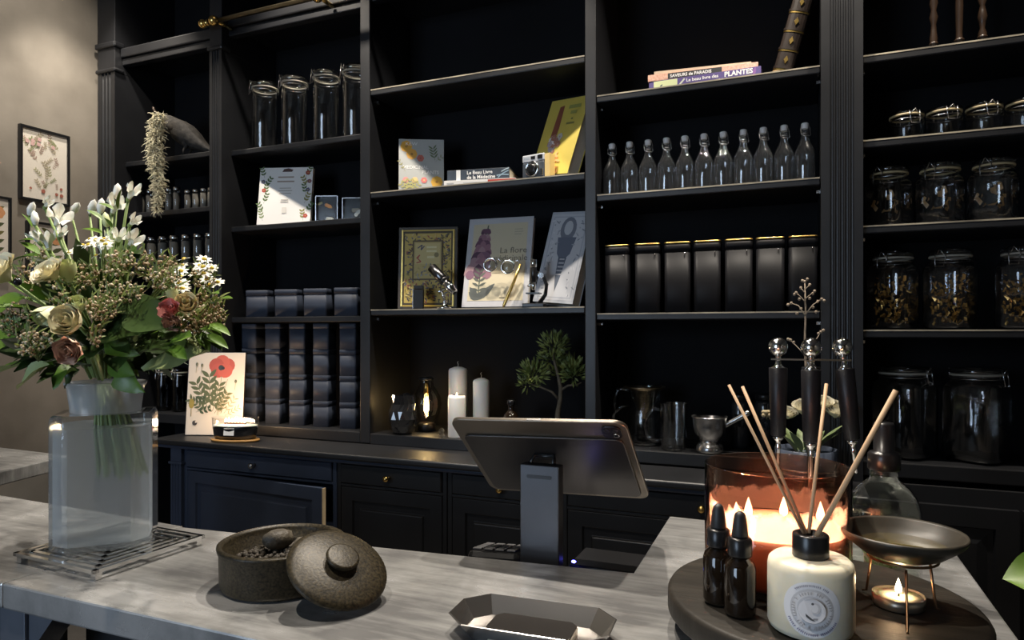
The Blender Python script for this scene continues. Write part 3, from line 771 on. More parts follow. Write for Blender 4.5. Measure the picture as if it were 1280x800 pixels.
# La flore medicinale
b = book('flora_book', 'large pale book of medicinal flora with purple foxglove cover', .288, .392, .024, (SX(621, 2.59), 2.56, SH[2][2]), 4, 14, mat('grey_white_cover', (.50, .50, .52), .5, var=.03))
a = Art(); a.rect(-.121, .121, .026, .366, (.60, .53, .37))
VI = [(.14, .06, .10), (.20, .10, .15), (.28, .14, .18), (.09, .04, .07), (.36, .22, .24)]; rnd = random.Random(4)
a.stroke([(-.075, .03), (-.073, .2), (-.055, .36)], .006, (.10, .12, .08))
for k in range(7):
    z = .345 - k * .026; r = .016 + .0042 * k
    for sd in (-1, 1):
        a.leaf(-.064 - .003 * k, z, r * 2.0, r * 1.25, R(-90 + sd * (40 + rnd.random() * 15)), rnd.choice(VI)); a.disc(-.064 - .003 * k + sd * r * .9, z - r * 1.2, r * .5, rnd.choice(VI), 9)
    a.leaf(-.066 - .003 * k, z, r * 1.8, r * 1.1, R(-90), rnd.choice(VI))
for k in range(5):
    for sd in (-1, 1): a.leaf(-.075, .07 + k * .02, .035, .011, R(90 + sd * (70 - 6 * k)), (.10, .11, .09))
for sd, l, an in ((-1, .055, 140), (1, .1, 45), (1, .05, 60), (-1, .07, 125)): a.leaf(-.075, .03, l, .03, R(an), (.10, .11, .10))
a.lines(.065, .108, .335, 3, .011, .004, (.45, .4, .3), .3); a.lines(-.02, .10, .145, 1, .01, .003, (.42, .36, .25), 0); a.rect(.02, .045, .036, .042, (.25, .22, .15))
a.build('printed_cover', b)
DGREY = mat('grey_ink', (.16, .14, .11), .6)
text('La flore', .037, DGREY, b, (.005, -.0016, .232), sx=1.05); text('médicinale', .037, DGREY, b, (-.028, -.0016, .198), sx=1.0)

# blue-white engraved book leaning on the post
b = book('engraved_book', 'grey engraved art book leaning against the post beside the microscope', .205, .385, .05, (SX(703, 2.61), 2.60, SH[2][2]), -22, 12, mat('blue_grey_cover', (.44, .46, .50), .5, var=.08))
b.rotation_euler = (R(-14), R(5), R(-20)); b.location = (SX(692, 2.60), 2.58, SH[2][2] + .02)
a = Art(); rnd = random.Random(9)
a.rect(-.095, .095, .012, .373, (.52, .53, .56)); a.rect(-.087, .087, .02, .365, (.40, .42, .47)); a.rect(-.082, .082, .025, .36, (.54, .55, .58))
a.disc(0, .31, .040, (.18, .2, .24), 16, 1.3); a.disc(0, .315, .022, (.5, .52, .55), 14, 1.4)
a.poly([(-.045, .275), (.05, .275), (.035, .205), (.02, .19), (-.02, .19), (-.032, .205)], (.14, .16, .21))
a.poly([(-.02, .19), (.022, .19), (.010, .10), (-.002, .045), (-.014, .10)], (.10, .12, .16))
for k in range(5): a.rect(-.015 + .001 * k, .018 - .001 * k, .115 + k * .016, .121 + k * .016, (.5, .5, .52))
for k in range(150):
    x, z = (rnd.random() - .5) * .155, .03 + rnd.random() * .32
    if abs(x) < .05: continue
    a.leaf(x, z, .02 * rnd.random() + .008, .006, rnd.random() * 6, rnd.choice([(.24, .26, .3), (.34, .36, .4), (.62, .62, .65)]))
a.build('engraving', b)

# small gadgets on that shelf
t = thing('lighter_case', 'slim black and silver case standing before the gilded book', 'case', (SX(523, 2.54), 2.54, SH[2][2] + .0005), R(20))
MB().box(-.022, .022, 0, .02, 0, .085).build('case', PLASTIC, t, bevel=.003); MB().box(-.0255, -.0225, .0, .02, 0, .088).build('silver_edge', STEEL, t); MB().box(-.021, .021, .001, .019, .0855, .102).build('cap', PLASTIC, t, bevel=.002)
t = thing('desk_telescope', 'little chrome telescope tilted on a clamp stand', 'telescope', (SX(556, 2.53), 2.53, SH[2][2] + .0005), 0)
MB().lathe([(.032, 0), (.034, .002), (.032, .006), (.014, .011), (.009, .02), (.006, .024), (0, .024)], 20).build('foot', CHROME, t)
st = MB(); st.tube([(0, 0, .02), (-.006, 0, .055), (-.014, 0, .072)], .006, 8); st.ball((0, 0, .028), .011, 10, 7); st.ball((-.006, 0, .055), .010, 10, 7); st.tube([(-.024, -.012, .070), (-.004, .012, .085)], .005, 6); st.build('stem', CHROME, t)
d = Vector((.72, -.05, -.69)).normalized(); c0 = Vector((-.062, 0, .175)); 
def al(c, dr, prof, n=18):
    q = Vector((0, 0, 1)).rotation_difference(dr).to_matrix().to_4x4()
    return MB(Matrix.Translation(c) @ q).lathe(prof, n)
al(c0, d, [(.010, 0), (.021, .001), (.021, .075), (.018, .078)]).build('eyepiece_tube', mat('gunmetal', (.16, .16, .17), .25, 1.0), t)
al(c0 + d * .0785, d, [(.018, 0), (.0225, .003), (.0225, .010), (.018, .013)]).build('ring', PLASTIC, t)
al(c0 + d * .092, d, [(.016, 0), (.019, .002), (.019, .045), (.015, .05), (.015, .062), (.012, .066)]).build('objective_tube', CHROME, t)
t = thing('hand_lorgnette', 'folding lorgnette glasses with gold handle propped on flora book', 'glasses', (SX(627, 2.535), 2.535, SH[2][2] + .0005), R(10), rot=(R(-6), 0, R(10)))
for x, z in ((-.052, .178), (.022, .168)):
    MB().tube([(x + .027 * math.cos(2 * PI * k / 24), 0, z + .027 * math.sin(2 * PI * k / 24)) for k in range(24)], .004, 6, True).build('lens_rim', CHROME, t)
    MB(Matrix.Translation((x, 0, z)) @ Matrix.Rotation(R(90), 4, 'X')).lathe([(.024, -.001), (.015, .003), (0, .005)], 18).build('lens', thin_glass('lens_glass', gain=2.5), t)
MB().tube([(-.027, 0, .19), (-.018, 0, .203), (-.006, 0, .19)], .0025, 6).build('bridge', CHROME, t)
MB().tube([(.045, 0, .180), (.062, 0, .195), (.070, 0, .182)], .003, 6).build('hinge', CHROME, t)
MB().tube([(.074, .0, .178), (.05, 0, .11), (.01, .0, .012), (.006, 0, .002)], [.004, .0065, .0065, .003], 8).build('handle', GOLD, t)
t = thing('toy_microscope', 'small black microscope with chrome eyepiece on the lower book shelf', 'microscope', (SX(667, 2.525), 2.525, SH[2][2] + .0005), R(8))
MB().box(-.042, .045, -.022, .04, 0, .016).build('base', PLASTIC, t, bevel=.003)
MB().tube([(.02, .012, .016), (.045, .012, .05), (.05, .012, .09), (.036, .012, .125), (.004, .012, .14)], [.009, .008, .008, .008, .009], 8).build('arm', PLASTIC, t)
MB().lathe([(.008, .10), (.012, .102), (.012, .155), (.010, .158)], 16).build('tube', PLASTIC, t)
MB().lathe([(.010, .1585), (.013, .160), (.013, .188), (.009, .19)], 16).build('eyepiece', CHROME, t)
MB().lathe([(.005, .068), (.007, .07), (.009, .085), (.010, .0995)], 12).build('objective', CHROME, t)
MB().tube([(-.006, 0, .098), (-.022, -.006, .082)], .005, 8).build('objective', CHROME, t)
MB().box(-.028, .028, -.018, .026, .052, .058).build('stage', PLASTIC, t)
MB(Matrix.Translation((.03, -.002, .125)) @ Matrix.Rotation(R(90), 4, 'X')).lathe([(.011, -.004), (.012, 0), (.011, .006)], 14).build('focus_wheel', CHROME, t)

# ---- upper shelf, swing bottle bay: three lying books and antique spine
z0 = SH[3][0] + .0005
PURP = mat('purple_cover', (.10, .07, .22), .45, var=.1)
b = flat_book('plants_book', 'purple book of aromatic plants at the bottom of the top stack', .392, .20, .036, (SX(879, 2.535), 2.535, z0), -1, PURP)
a = Art(); a.rect(-.195, .195, .0005, .0355, (.10, .07, .22)); a.rect(-.178, -.092, .002, .034, (.62, .66, .36)); a.leaf(-.155, .013, .012, .006, .6, (.08, .1, .12)); a.stroke([(-.088, .006), (-.066, .03)], .006, (.6, .62, .5)); a.leaf(.17, .006, .03, .012, 1.3, (.22, .10, .3)); a.build('spine_print', b)
text('Le beau livre des', .0165, INKWHITE, b, (-.060, -.0014, .0175), bold=.0003); text('PLANTES', .024, INKWHITE, b, (.073, -.0014, .0155), bold=.0008)
text('aromatiques et médicinales', .0125, INKWHITE, b, (-.045, -.0014, .0035), bold=.0002)
b = flat_book('savours_book', 'salmon patterned book with black title band in the middle of the stack', .385, .19, .024, (SX(877, 2.545), 2.545, z0 + .0363), 3, mat('salmon_pattern', (.62, .30, .20), .5, scale=130, col2=(.75, .5, .38)))
a = Art(); a.rect(-.12, .07, .002, .022, (.03, .03, .03)); a.build('title_band', b)
text('SAVEURS de PARADIS', .0155, INKWHITE, b, (-.112, -.0014, .006), bold=.0004)
b = flat_book('thin_book', 'thin salmon-edged pale book on top of the stack', .34, .18, .012, (SX(877, 2.555), 2.558, z0 + .0606), 6, mat('beige_cover', (.55, .42, .3), .5, var=.1))
ANT = mat('brown_leather_spine', (.018, .012, .009), .42, var=.3, scale=30, spec=.3)
b = thing('antique_book', 'antique brown leather volume with gilt bands leaning on pilaster', 'book', (SX(977, 2.56), 2.565, z0 + .001), 0, rot=(0, R(15), R(4)))
MB().loft([[(x, y, z) for x, y in ([(.032 * math.cos(t_), -.012 - .014 * math.sin(t_)) for t_ in [PI - PI * q / 8 for q in range(9)]][::-1] + [(-.032, .19), (.032, .19)])] for z in (0, .36)], sm=False).build('cover', ANT, b)
MB().box(-.028, .028, .02, .186, -.0008, .0).build('page_block', PAGES, b)
def arc(z, th, off):
    g = MB(); g.loft([[((.032 + off) * math.cos(PI - PI * q / 8), -.012 - (.014 + off) * math.sin(PI - PI * q / 8), zz) for q in range(9)] for zz in (z, z + th)], False, False, closed=False); return g
for k in range(5):
    z = .012 + k * .066
    arc(z, .006, .0016).build('gilt_band', GOLD, b); arc(z + .006, .008, .003).build('raised_band', ANT, b)
    fl = MB(); fl.M = Matrix.Translation((0, -.0275, z + .036)); fl.cur = None
    fl.loft([[(-.008, 0, 0), (0, 0, -.015), (.008, 0, 0), (0, 0, .015)], [(-.007, -.002, 0), (0, -.002, -.013), (.007, -.002, 0), (0, -.002, .013)]], sm=False).build('gilt_ornament', GOLD, b)
arc(.0, .010, .0015).build('worn_foot', mat('worn_tan_leather', (.42, .28, .14), .6, var=.2), b)
for k in range(4): arc(.285 + k * .012, .004, .0016).build('gilt_line', GOLD, b)

# ---- moss and crow
MOSS = mat('pale_dry_moss', (.62, .57, .40), .8, var=.25, scale=30)
t = thing('hanging_moss', 'shaggy hank of pale dried moss hanging over the shelf edge', 'moss', (SX(196, 2.455), 2.455, SZ(196, 266, 2.455)))
g = MB(); rnd = random.Random(2); H = SZ(196, 141, 2.455) - SZ(196, 266, 2.455)
for k in range(1500):
    z = H * rnd.random() ** .8
    rad = .034 * (0.35 + .75 * min(1, z / H * 1.6)) if z < H * .85 else .030
    a0 = rnd.random() * 2 * PI; q = rad * math.sqrt(rnd.random())
    cx = .012 * math.sin(z * 14)
    p = Vector((cx + q * math.cos(a0), q * math.sin(a0) * .7, z)); pts = [p.copy()]
    v = Vector((math.cos(a0), math.sin(a0) * .7, rnd.random() - .7)) * .006
    for s_ in range(5):
        v += Vector(((rnd.random() - .5) * .013, (rnd.random() - .5) * .013, (rnd.random() - .62) * .010)); v *= .70
        p = p + v; p.z = max(p.z, -.04); pts.append(p.copy())
    g.tube(pts, [.0022, .0021, .0019, .0016, .0012, .0006], 3, caps=False)
stuff(g.build('moss_strands', MOSS, t))
MB().tube([(0, 0, .02), (.006, 0, H * .5), (-.004, .0, H), (-.02, 0, H + .018), (-.025, 0, H + .03)], .006, 6).build('twig', WOODS, t)
FEATH = mat('black_feathers', (.016, .015, .014), .75, scale=60, col2=(.050, .045, .040), bump=.4, bscale=60, spec=.2)
crow = thing('crow_figure', 'black crow figure perched on the shelf beside the moss', 'crow', (SX(234, 2.60), 2.60, SH[0][0] + .0005), R(12)); crow.scale = (1.25, 1.25, 1.25)
spine = [(-.185, .128, .0015, .0015), (-.165, .137, .006, .007), (-.145, .146, .010, .013), (-.132, .152, .019, .022), (-.110, .158, .027, .030), (-.088, .152, .029, .032), (-.062, .136, .033, .036), (-.03, .114, .041, .045), (.005, .092, .044, .046), (.035, .072, .038, .038), (.062, .054, .029, .027), (.09, .038, .022, .015), (.125, .020, .020, .008), (.155, .006, .016, .004), (.163, .003, .006, .002)]
rings = []
for i, (x, z, rw, rh) in enumerate(spine):
    p, n_ = spine[max(i - 1, 0)], spine[min(i + 1, len(spine) - 1)]
    dx, dz = n_[0] - p[0], n_[1] - p[1]; l = math.hypot(dx, dz); nx, nz = -dz / l, dx / l
    rings.append([(x + nx * rh * math.sin(2 * PI * k / 16), rw * math.cos(2 * PI * k / 16), z + nz * rh * math.sin(2 * PI * k / 16)) for k in range(16)])
g = MB().loft(rings)
for sd in (-1, 1):
    g.tube([(.0, sd * .018, .075), (.012, sd * .020, .046), (-.002, sd * .020, .03), (-.004, sd * .020, .005)], [.018, .010, .004, .0035], 7)
    for an in (-25, 0, 25, 180): g.tube([(-.004, sd * .020, .004), (-.004 - .022 * math.cos(R(an)), sd * .020 + .022 * math.sin(R(an)), .003)], [.0035, .002], 5)
    wg = [(-.075, .135, .014), (-.04, .130, .030), (.0, .105, .036), (.05, .066, .028), (.10, .034, .016), (.135, .014, .004)]
    g.loft([[(x, sd * (.030 + .012 * (1 - abs(k - 3) / 4.)), z + hh * math.cos(PI * k / 6)) for k in range(7)] for x, z, hh in wg], False, False, closed=False)
    g.ball((-.118, sd * .023, .164), .004, 8, 5)
g.build('body', FEATH, crow)
# ================================================================== BASE ROW OBJECTS
BZ = BASEZ[2] + .0005
t = thing('cut_glass_vase', 'dark cut-glass vase with jagged facets near the glowing lamp', 'vase', (SX(503, 2.545), 2.55, BZ))
rnd = random.Random(6); n = 18
pr = [(.030, 0), (.040, .008), (.052, .035), (.058, .065), (.055, .10), (.048, .13), (.050, .155)]
g = MB(); g.loft([[(r * (1 + .16 * rnd.random()) * math.cos(2 * PI * (k + .5 * (i % 2)) / n), r * (1 + .16 * rnd.random()) * math.sin(2 * PI * (k + .5 * (i % 2)) / n), z + (.018 * rnd.random() if i == len(pr) - 1 else 0)) for k in range(n)] for i, (r, z) in enumerate(pr)], True, False, False)
g.build('body', mat('black_crystal', (.015, .015, .016), .05, coat=1.0), t)
t = thing('filament_lamp', 'round glass lamp with a glowing filament bulb inside', 'lamp', (SX(533, 2.66), 2.66, BZ))
MB().lathe([(.030, 0), (.040, .003), (.040, .03), (.032, .036)], 24).build('base', PLASTIC, t)
MB().lathe([(.030, .037), (.040, .045), (.058, .075), (.068, .115), (.062, .155), (.045, .185), (.032, .20), (.030, .225)], 28, cap0=False, cap1=False).build('glass_shade', thin_glass('lamp_glass', (.80, .78, .74), gain=1.2), t)
MB().lathe([(.030, .226), (.033, .228), (.033, .236), (.018, .240), (0, .240)], 20).build('top_cap', PLASTIC, t)
bl = MB().lathe([(.006, .165), (.012, .155), (.017, .135), (.017, .090), (.012, .078), (0, .075)], 16, cap0=False).build('bulb', thin_glass('bulb_glass', (.98, .95, .88)), t)
fm = MB()
for k in range(4):
    a0 = PI / 2 * k + .4; fm.tube([(.008 * math.cos(a0), .008 * math.sin(a0), .090), (.006 * math.cos(a0), .006 * math.sin(a0), .140)], .0022, 5)
fm.build('filament', emit('filament_glow', (1, .72, .32), 90), bl)
MB().lathe([(.011, .166), (.013, .168), (.013, .195), (.008, .2255)], 14).build('socket', BRASS, t)
pl = bpy.data.lights.new('filament_light', 'POINT'); pl.energy = 1.1; pl.color = (1, .68, .32); pl.shadow_soft_size = .012
o = bpy.data.objects.new('filament_light', pl); COL.objects.link(o); o.parent = t; o.location = (0, 0, .115)

def candle(label, px, Y, r, h, lit, z=BZ, wick=True):
    t = thing('pillar_candle', label, 'candle', (SX(px, Y), Y, z), 0, 'white pillar candles')
    pr = [(r * .96, 0), (r, .003), (r, h - .018), (r * .9, h - .010), (r * .4, h - .002), (0, h)] if not lit else [(r * .96, 0), (r, .003), (r, h - .012), (r * .93, h), (r * .8, h - .006), (0, h - .012)]
    MB().lathe(pr, 28).build('wax', WAX, t)
    if not lit: MB().tube([(0, 0, h - .002), (.001, 0, h + .01), (-.003, 0, h + .016), (.001, 0, h + .022)], .0011, 5).build('wick', PAPER, t)
    else:
        MB().tube([(0, 0, h - .012), (.001, 0, h - .003)], .001, 5).build('wick', INKBLACK, t)
        MB().lathe([(0, h - .006), (.0035, h - .003), (.003, h + .004), (0, h + .012)], 8).build('flame', emit('small_flame', (1, .75, .4), 14), t)
        pl = bpy.data.lights.new('candle_light', 'POINT'); pl.energy = .3; pl.color = (1, .66, .36); pl.shadow_soft_size = .004
        o = bpy.data.objects.new('candle_light', pl); COL.objects.link(o); o.parent = t; o.location = (0, 0, h + .002)
candle('tall white pillar candle, unlit, with a curly wick', 572.5, 2.66, .041, SZ(572, 458, 2.66) - BZ, False)
candle('shorter white pillar candle glowing at the top', 571, 2.555, .037, SZ(571, 494, 2.555) - BZ, True)
candle('white unlit pillar candle just left of the dark bottle', 601.5, 2.63, .035, SZ(601, 472, 2.63) - BZ, False)
t = thing('glass_stopper', 'small faceted clear glass stopper beside the glowing candle', 'stopper', (SX(552, 2.53), 2.53, BZ))
MB().lathe([(.012, 0), (.014, .004), (.008, .015), (.012, .024), (.008, .034), (0, .038)], 8, sm=False).build('stopper', CLEAR, t)
t = thing('brass_ball_ornament', 'little brass ball peeking over the tablet edge', 'ornament', (SX(614, 2.58), 2.58, BZ))
MB().lathe([(.016, 0), (.017, .003), (.006, .012), (.005, .05), (0, .051)], 12).build('stand', BRASS, t); MB().ball((0, 0, .066), .015, 14, 9).build('ball', BRASS, t)
t = thing('apothecary_bottle', 'dark brown bottle with a black stopper between candle and bonsai', 'bottle', (SX(639, 2.58), 2.58, BZ))
MB().lathe([(.028, 0), (.033, .004), (.033, .085), (.030, .10), (.018, .114), (.012, .120), (.012, .138), (.014, .142)], 24).build('body', BROWNG, t)
MB().lathe([(.013, .1425), (.017, .144), (.017, .158), (.014, .162)], 18).build('stopper', PLASTIC, t)
# bonsai
t = thing('bonsai', 'small bonsai tree with windswept green foliage', 'bonsai', (SX(699, 2.62), 2.62, BZ))
MB().lathe([(.05, 0), (.07, .003), (.078, .05), (.072, .052), (.068, .042), (0, .042)], 24, ex=1.15).build('pot', mat('dark_glaze', (.02, .022, .025), .25), t)
BARK = mat('bonsai_bark', (.10, .085, .06), .8, var=.3, scale=50, bump=.4, bscale=90)
def bp_(px, py, dy=0): 
    q = onY(px, py, 2.62 + dy) - Vector((SX(699, 2.62), 2.62, BZ)); return q
tr = MB()
tr.tube([(0, 0, .04), bp_(697, 518), bp_(700, 500), bp_(701, 485), bp_(698, 470), bp_(693, 452), bp_(690, 435)], [.016, .011, .009, .009, .007, .005, .002], 8)
tr.tube([bp_(699, 500), bp_(690, 490, -.02), bp_(676, 484, -.03), bp_(664, 480, -.03)], [.006, .005, .004, .002], 6)
tr.tube([bp_(701, 488), bp_(710, 482, .0), bp_(722, 481, 0), bp_(727, 478, 0)], [.006, .005, .004, .002], 6)
tr.build('trunk', BARK, t)
lf = MB(); rnd = random.Random(8)
def needle(g, p, d, L, W):
    d = d.normalized(); sdv = d.cross(Vector((rnd.random() - .5, rnd.random() - .5, rnd.random() - .5))).normalized() * W
    n0 = g.av([p, p + d * L * .5 + sdv, p + d * L, p + d * L * .5 - sdv]); g.af([n0, n0 + 1, n0 + 2, n0 + 3])
for (px, py, rx, rz_, cnt, dy) in ((693, 430, .055, .045, 190, 0), (690, 447, .05, .035, 130, .02), (668, 465, .05, .040, 200, -.03), (660, 478, .035, .025, 90, -.03), (717, 465, .045, .04, 180, 0), (715, 455, .035, .03, 80, .03), (700, 462, .04, .04, 120, .05)):
    c_ = bp_(px, py, dy)
    for k in range(cnt):
        v = Vector((rnd.gauss(0, 1), rnd.gauss(0, 1), rnd.gauss(0, 1))).normalized() * rnd.random() ** .4
        p = c_ + Vector((v.x * rx, v.y * rx, v.z * rz_))
        needle(lf, p, v + Vector((0, 0, .5)), .022 + .012 * rnd.random(), .0042)
LEAFB = mat('bonsai_leaf', (.05, .09, .025), .5, scale=16, col2=(.26, .31, .09))
stuff(lf.build('foliage', LEAFB, t))

# coffee pot, glass mug, mortar, dark jars
BZ3 = BASEZ[3] + .0005
t = thing('coffee_server', 'glass coffee server with a metal drip cone in its mouth', 'coffee pot', (SX(806, 2.64), 2.64, BZ3))
MB().lathe([(.055, .001), (.066, .004), (.068, .02), (.062, .10), (.056, .16), (.060, .20), (.064, .222)], 28, cap1=False).build('body', CLEAR, t)
MB().lathe([(.018, .10), (.024, .11), (.052, .205), (.080, .219), (.081, .223), (.054, .212), (.022, .115)], 28, cap0=False, cap1=False).build('drip_cone', mat('bronze_mesh', (.34, .27, .17), .3, 1.0, var=.3, scale=150), t)
MB().tube([(-.062, 0, .20), (-.085, -.01, .213), (-.108, -.015, .205), (-.115, -.018, .17), (-.112, -.018, .12)], .006, 8).tube([(-.064, 0, .145), (-.095, -.012, .14), (-.118, -.018, .11), (-.118, -.018, .06), (-.10, -.012, .03), (-.068, 0, .04)], .006, 8).build('handle', CLEAR, t)
t = thing('glass_mug', 'tall clear glass mug with a big round handle', 'mug', (SX(842, 2.555), 2.555, BZ3))
MB().lathe([(.040, .002), (.046, .004), (.048, .015), (.048, .165), (.050, .172)], 28, cap1=False).build('outer_wall', CLEAR, t)
MB().lathe([(.038, .010), (.043, .014), (.044, .15), (.048, .171)], 28, cap1=False).build('inner_wall', CLEAR, t)
MB().tube([(-.046, -.006, .145), (-.07, -.012, .150), (-.094, -.018, .125), (-.102, -.02, .09), (-.094, -.018, .05), (-.072, -.012, .028), (-.046, -.006, .036)], .0065, 8).build('handle', CLEAR, t)
t = thing('steel_mortar', 'brushed steel mortar with a flared foot', 'mortar', (SX(887, 2.545), 2.545, BZ3))
MB().lathe([(.034, 0), (.046, .002), (.048, .010), (.046, .024), (.036, .036), (.032, .042), (.038, .052), (.052, .070), (.058, .095), (.060, .122), (.064, .128), (.062, .131), (.057, .126), (.050, .085), (.03, .062), (0, .058)], 36).build('bowl', STEEL, t)
t = thing('steel_pestle', 'steel pestle resting slanted in the mortar', 'pestle', (SX(887, 2.545), 2.545, BZ3 + .066))
MB(Matrix.Rotation(R(58), 4, 'Y') @ Matrix.Translation((.0, 0, 0))).lathe([(.006, -.0), (.012, .004), (.014, .018), (.0095, .03), (.009, .11), (.011, .15), (.011, .158), (.006, .162)], 16).build('shaft', STEEL, t)
for k, (px, py, r, l) in enumerate(((925, 492, .034, 'dark glass jar behind the mortar, with flat black lid'), (956, 492, .036, 'dark glass jar behind the bar tools, with flat black lid'))):
    Y = 2.70; h = SZ(px, py, Y) - BZ3
    t = thing('dark_storage_jar', l, 'jar', (SX(px, Y), Y, BZ3), 0, 'dark storage jars')
    MB().lathe([(r * .9, 0), (r, .004), (r, h * .82), (r * .85, h * .88)], 20).build('body', mat('dark_jar_glass', (.02, .021, .024), .08, coat=.6), t)
    MB().lathe([(r * .95, h * .885), (r * .95, h * .97), (r * .85, h)], 20).build('lid', PLASTIC, t)
# flower pot with white blooms and a dry branch
pc = Vector((SX(1008, 2.36), 2.385, .9155))
t = thing('flower_pot', 'blue-grey pot with silver bands holding pale flowers behind bar tools', 'flower pot', pc)
m0 = MPP(1008, 2.385)
MB().lathe([(.075, 0), (.088, .003), (.095, .11), (.090, .112), (.086, .10), (0, .10)], 32).build('pot', mat('blue_grey_enamel', (.07, .085, .12), .25), t)
for z in (.022, .036, .050): MB().tube([(.0925 * math.cos(2 * PI * k / 32), .0925 * math.sin(2 * PI * k / 32), z) for k in range(32)], .0032, 6, True).build('silver_band', CHROME, t)
def lp(px, py, Y=2.36): return onY(px, py, Y) - pc
PETW = mat('ivory_petal', (.70, .66, .52), .6, var=.1, scale=30)
GLEAF = mat('pot_leaf', (.12, .17, .07), .5, col2=(.22, .28, .12))

# ================================================================== PLANT HELPERS
def blade(g, p, d, u, L, W, bend=.3, fold=.25, n=7, wave=0.0, ph=0.0):
    p, d, u = Vector(p), Vector(d).normalized(), Vector(u)
    s_ = d.cross(u)
    if s_.length < 1e-4: s_ = d.cross(Vector((1, 0, 0)))
    s_.normalize(); u = s_.cross(d)
    rings = []
    for i in range(n + 1):
        t = i / n
        c_ = p + d * L * (t - .2 * abs(bend) * t * t) - u * bend * L * t * t
        w_ = W / 2 * (math.sin(PI * min(1, t ** .8)) ** .85 if 0 < t < 1 else .02)
        wv = wave * W * math.sin(ph + t * 9)
        rings.append([c_ - s_ * w_ + u * (fold * w_ + wv), c_ - s_ * w_ * .5 + u * fold * .3 * w_, c_, c_ + s_ * w_ * .5 + u * fold * .3 * w_, c_ + s_ * w_ + u * (fold * w_ - wv)])
    g.loft(rings, False, False, True, closed=False)
def axis_m(c, d):
    return Matrix.Translation(Vector(c)) @ Vector((0, 0, 1)).rotation_difference(Vector(d).normalized()).to_matrix().to_4x4()
def petal(g, a0, aw, rad, hgt, drop=.2, nu=5, nv=5, ruffle=0.0):
    rings = []
    for j in range(nv + 1):
        v = j / nv; r_ = []
        for i in range(nu):
            u = -1 + 2 * i / (nu - 1)
            wv = 1 - .25 * v * v if drop > .3 else 1
            a = a0 + u * aw * wv
            rr = rad(v) * (1 + ruffle * math.sin(i * 2.3 + a0 * 5) * v)
            r_.append((rr * math.cos(a), rr * math.sin(a), hgt * v * (1 - drop * u * u * v)))
        rings.append(r_)
    g.loft(rings, False, False, True, closed=False)
def trumpet(g, c, d, L, r, open_=.8, n=5, a=0):
    g.M = axis_m(c, d)
    g.lathe([(.0, 0), (r * .13, L * .02), (r * .2, L * .25)], 8, cap0=False, cap1=False)
    for k in range(n):
        petal(g, a + 2 * PI * k / n, .85 * PI / n * 1.25, lambda v: r * (.18 + .35 * v + open_ * .5 * v ** 4), L * (.92 + .08 * (k % 2)), .35)
def rosebud(g, c, d, r, h, seed=0, open_=.35, layers=((2, .38), (3, .58), (4, .8), (5, 1.0)), ruffle=.03):
    g.M = axis_m(c, d); rn = random.Random(seed)
    for li, (cnt, q) in enumerate(layers):
        o_ = open_ * q
        for k in range(cnt):
            a = 2 * PI * k / cnt + li * .9 + rn.random() * .4
            rr = r * q * (.95 + .1 * rn.random())
            petal(g, a, PI / cnt * 1.25, lambda v, rr=rr, o_=o_: rr * (.25 + .75 * math.sin(min(1.0, v * 1.25) * PI / 2) + o_ * max(0, v - .6) * 1.5 - .22 * (1 - o_) * max(0, v - .6)), h * (1.05 - .18 * q + .08 * rn.random()), .18, ruffle=ruffle)
    g.ball((0, 0, h * .12), r * .32, 8, 5)
def daisy(g, gc, c, d, r, n=9, seed=0):
    g.M = axis_m(c, d); gc.M = g.M
    for k in range(n):
        a = 2 * PI * k / n + seed
        blade(g, (math.cos(a) * r * .2, math.sin(a) * r * .2, 0), (math.cos(a), math.sin(a), .15), (0, 0, 1), r * .85, r * .42, .15, .1, 3)
    gc.ball((0, 0, .0008), r * .32, 7, 4, .6)

# ---- finish the small flower pot on the worktop
g = MB()
for (px, py, r, sd) in ((1003, 512, .028, 1), (1044, 516, .032, 2), (1030, 505, .024, 3), (985, 518, .024, 4)):
    rosebud(g, lp(px, py + 4), (.1, -.5, 1), r, r * 1.2, sd, .5)
    g.M = Matrix(); 
g.build('blooms', PETW, t)
g = MB()
for k in range(14):
    a = k * 2.4; blade(g, (.03 * math.cos(a), .03 * math.sin(a), .10), (math.cos(a) * .6, math.sin(a) * .6, 1), (0, 0, 1), .09 + .02 * (k % 3), .03, .25, .2, 5)
g.build('leaves', GLEAF, t)
g = MB()
for k in range(16):
    q = lp(955 + (k % 8) * 2.5, 519 - (k // 8) * 4, 2.36 + .01 * (k % 3)); g.ball(q, .009, 6, 4, .8)
g.tube([lp(962, 522), (-.03, 0, .10)], .003, 5)
g.build('seed_head', mat('beige_seeds', (.42, .34, .2), .7, var=.2), t)
g = MB()
def br(pts, r): g.tube([lp(x, y, 2.38 + .01 * i) for i, (x, y) in enumerate(pts)], r, 5)
br([(1006, 520), (1008, 470), (1006, 430), (1007, 390), (1006, 352)], [.0045, .004, .0035, .003, .0015])
br([(1007, 395), (998, 382), (989, 379)], [.002, .0018, .001]); br([(1007, 393), (1016, 381), (1027, 374)], [.002, .0018, .001])
br([(1007, 378), (1000, 370), (995, 366)], [.002, .0015, .001]); br([(1006, 374), (1013, 368), (1018, 364)], [.002, .0015, .001])
br([(1006, 366), (1001, 360)], [.0015, .001]); br([(1006, 362), (1012, 356)], [.0015, .001]); br([(1010, 450), (1000, 437), (988, 425)], [.002, .0015, .001]); br([(1012, 440), (1020, 425), (1026, 415)], [.002, .0015, .001])
rnd = random.Random(1)
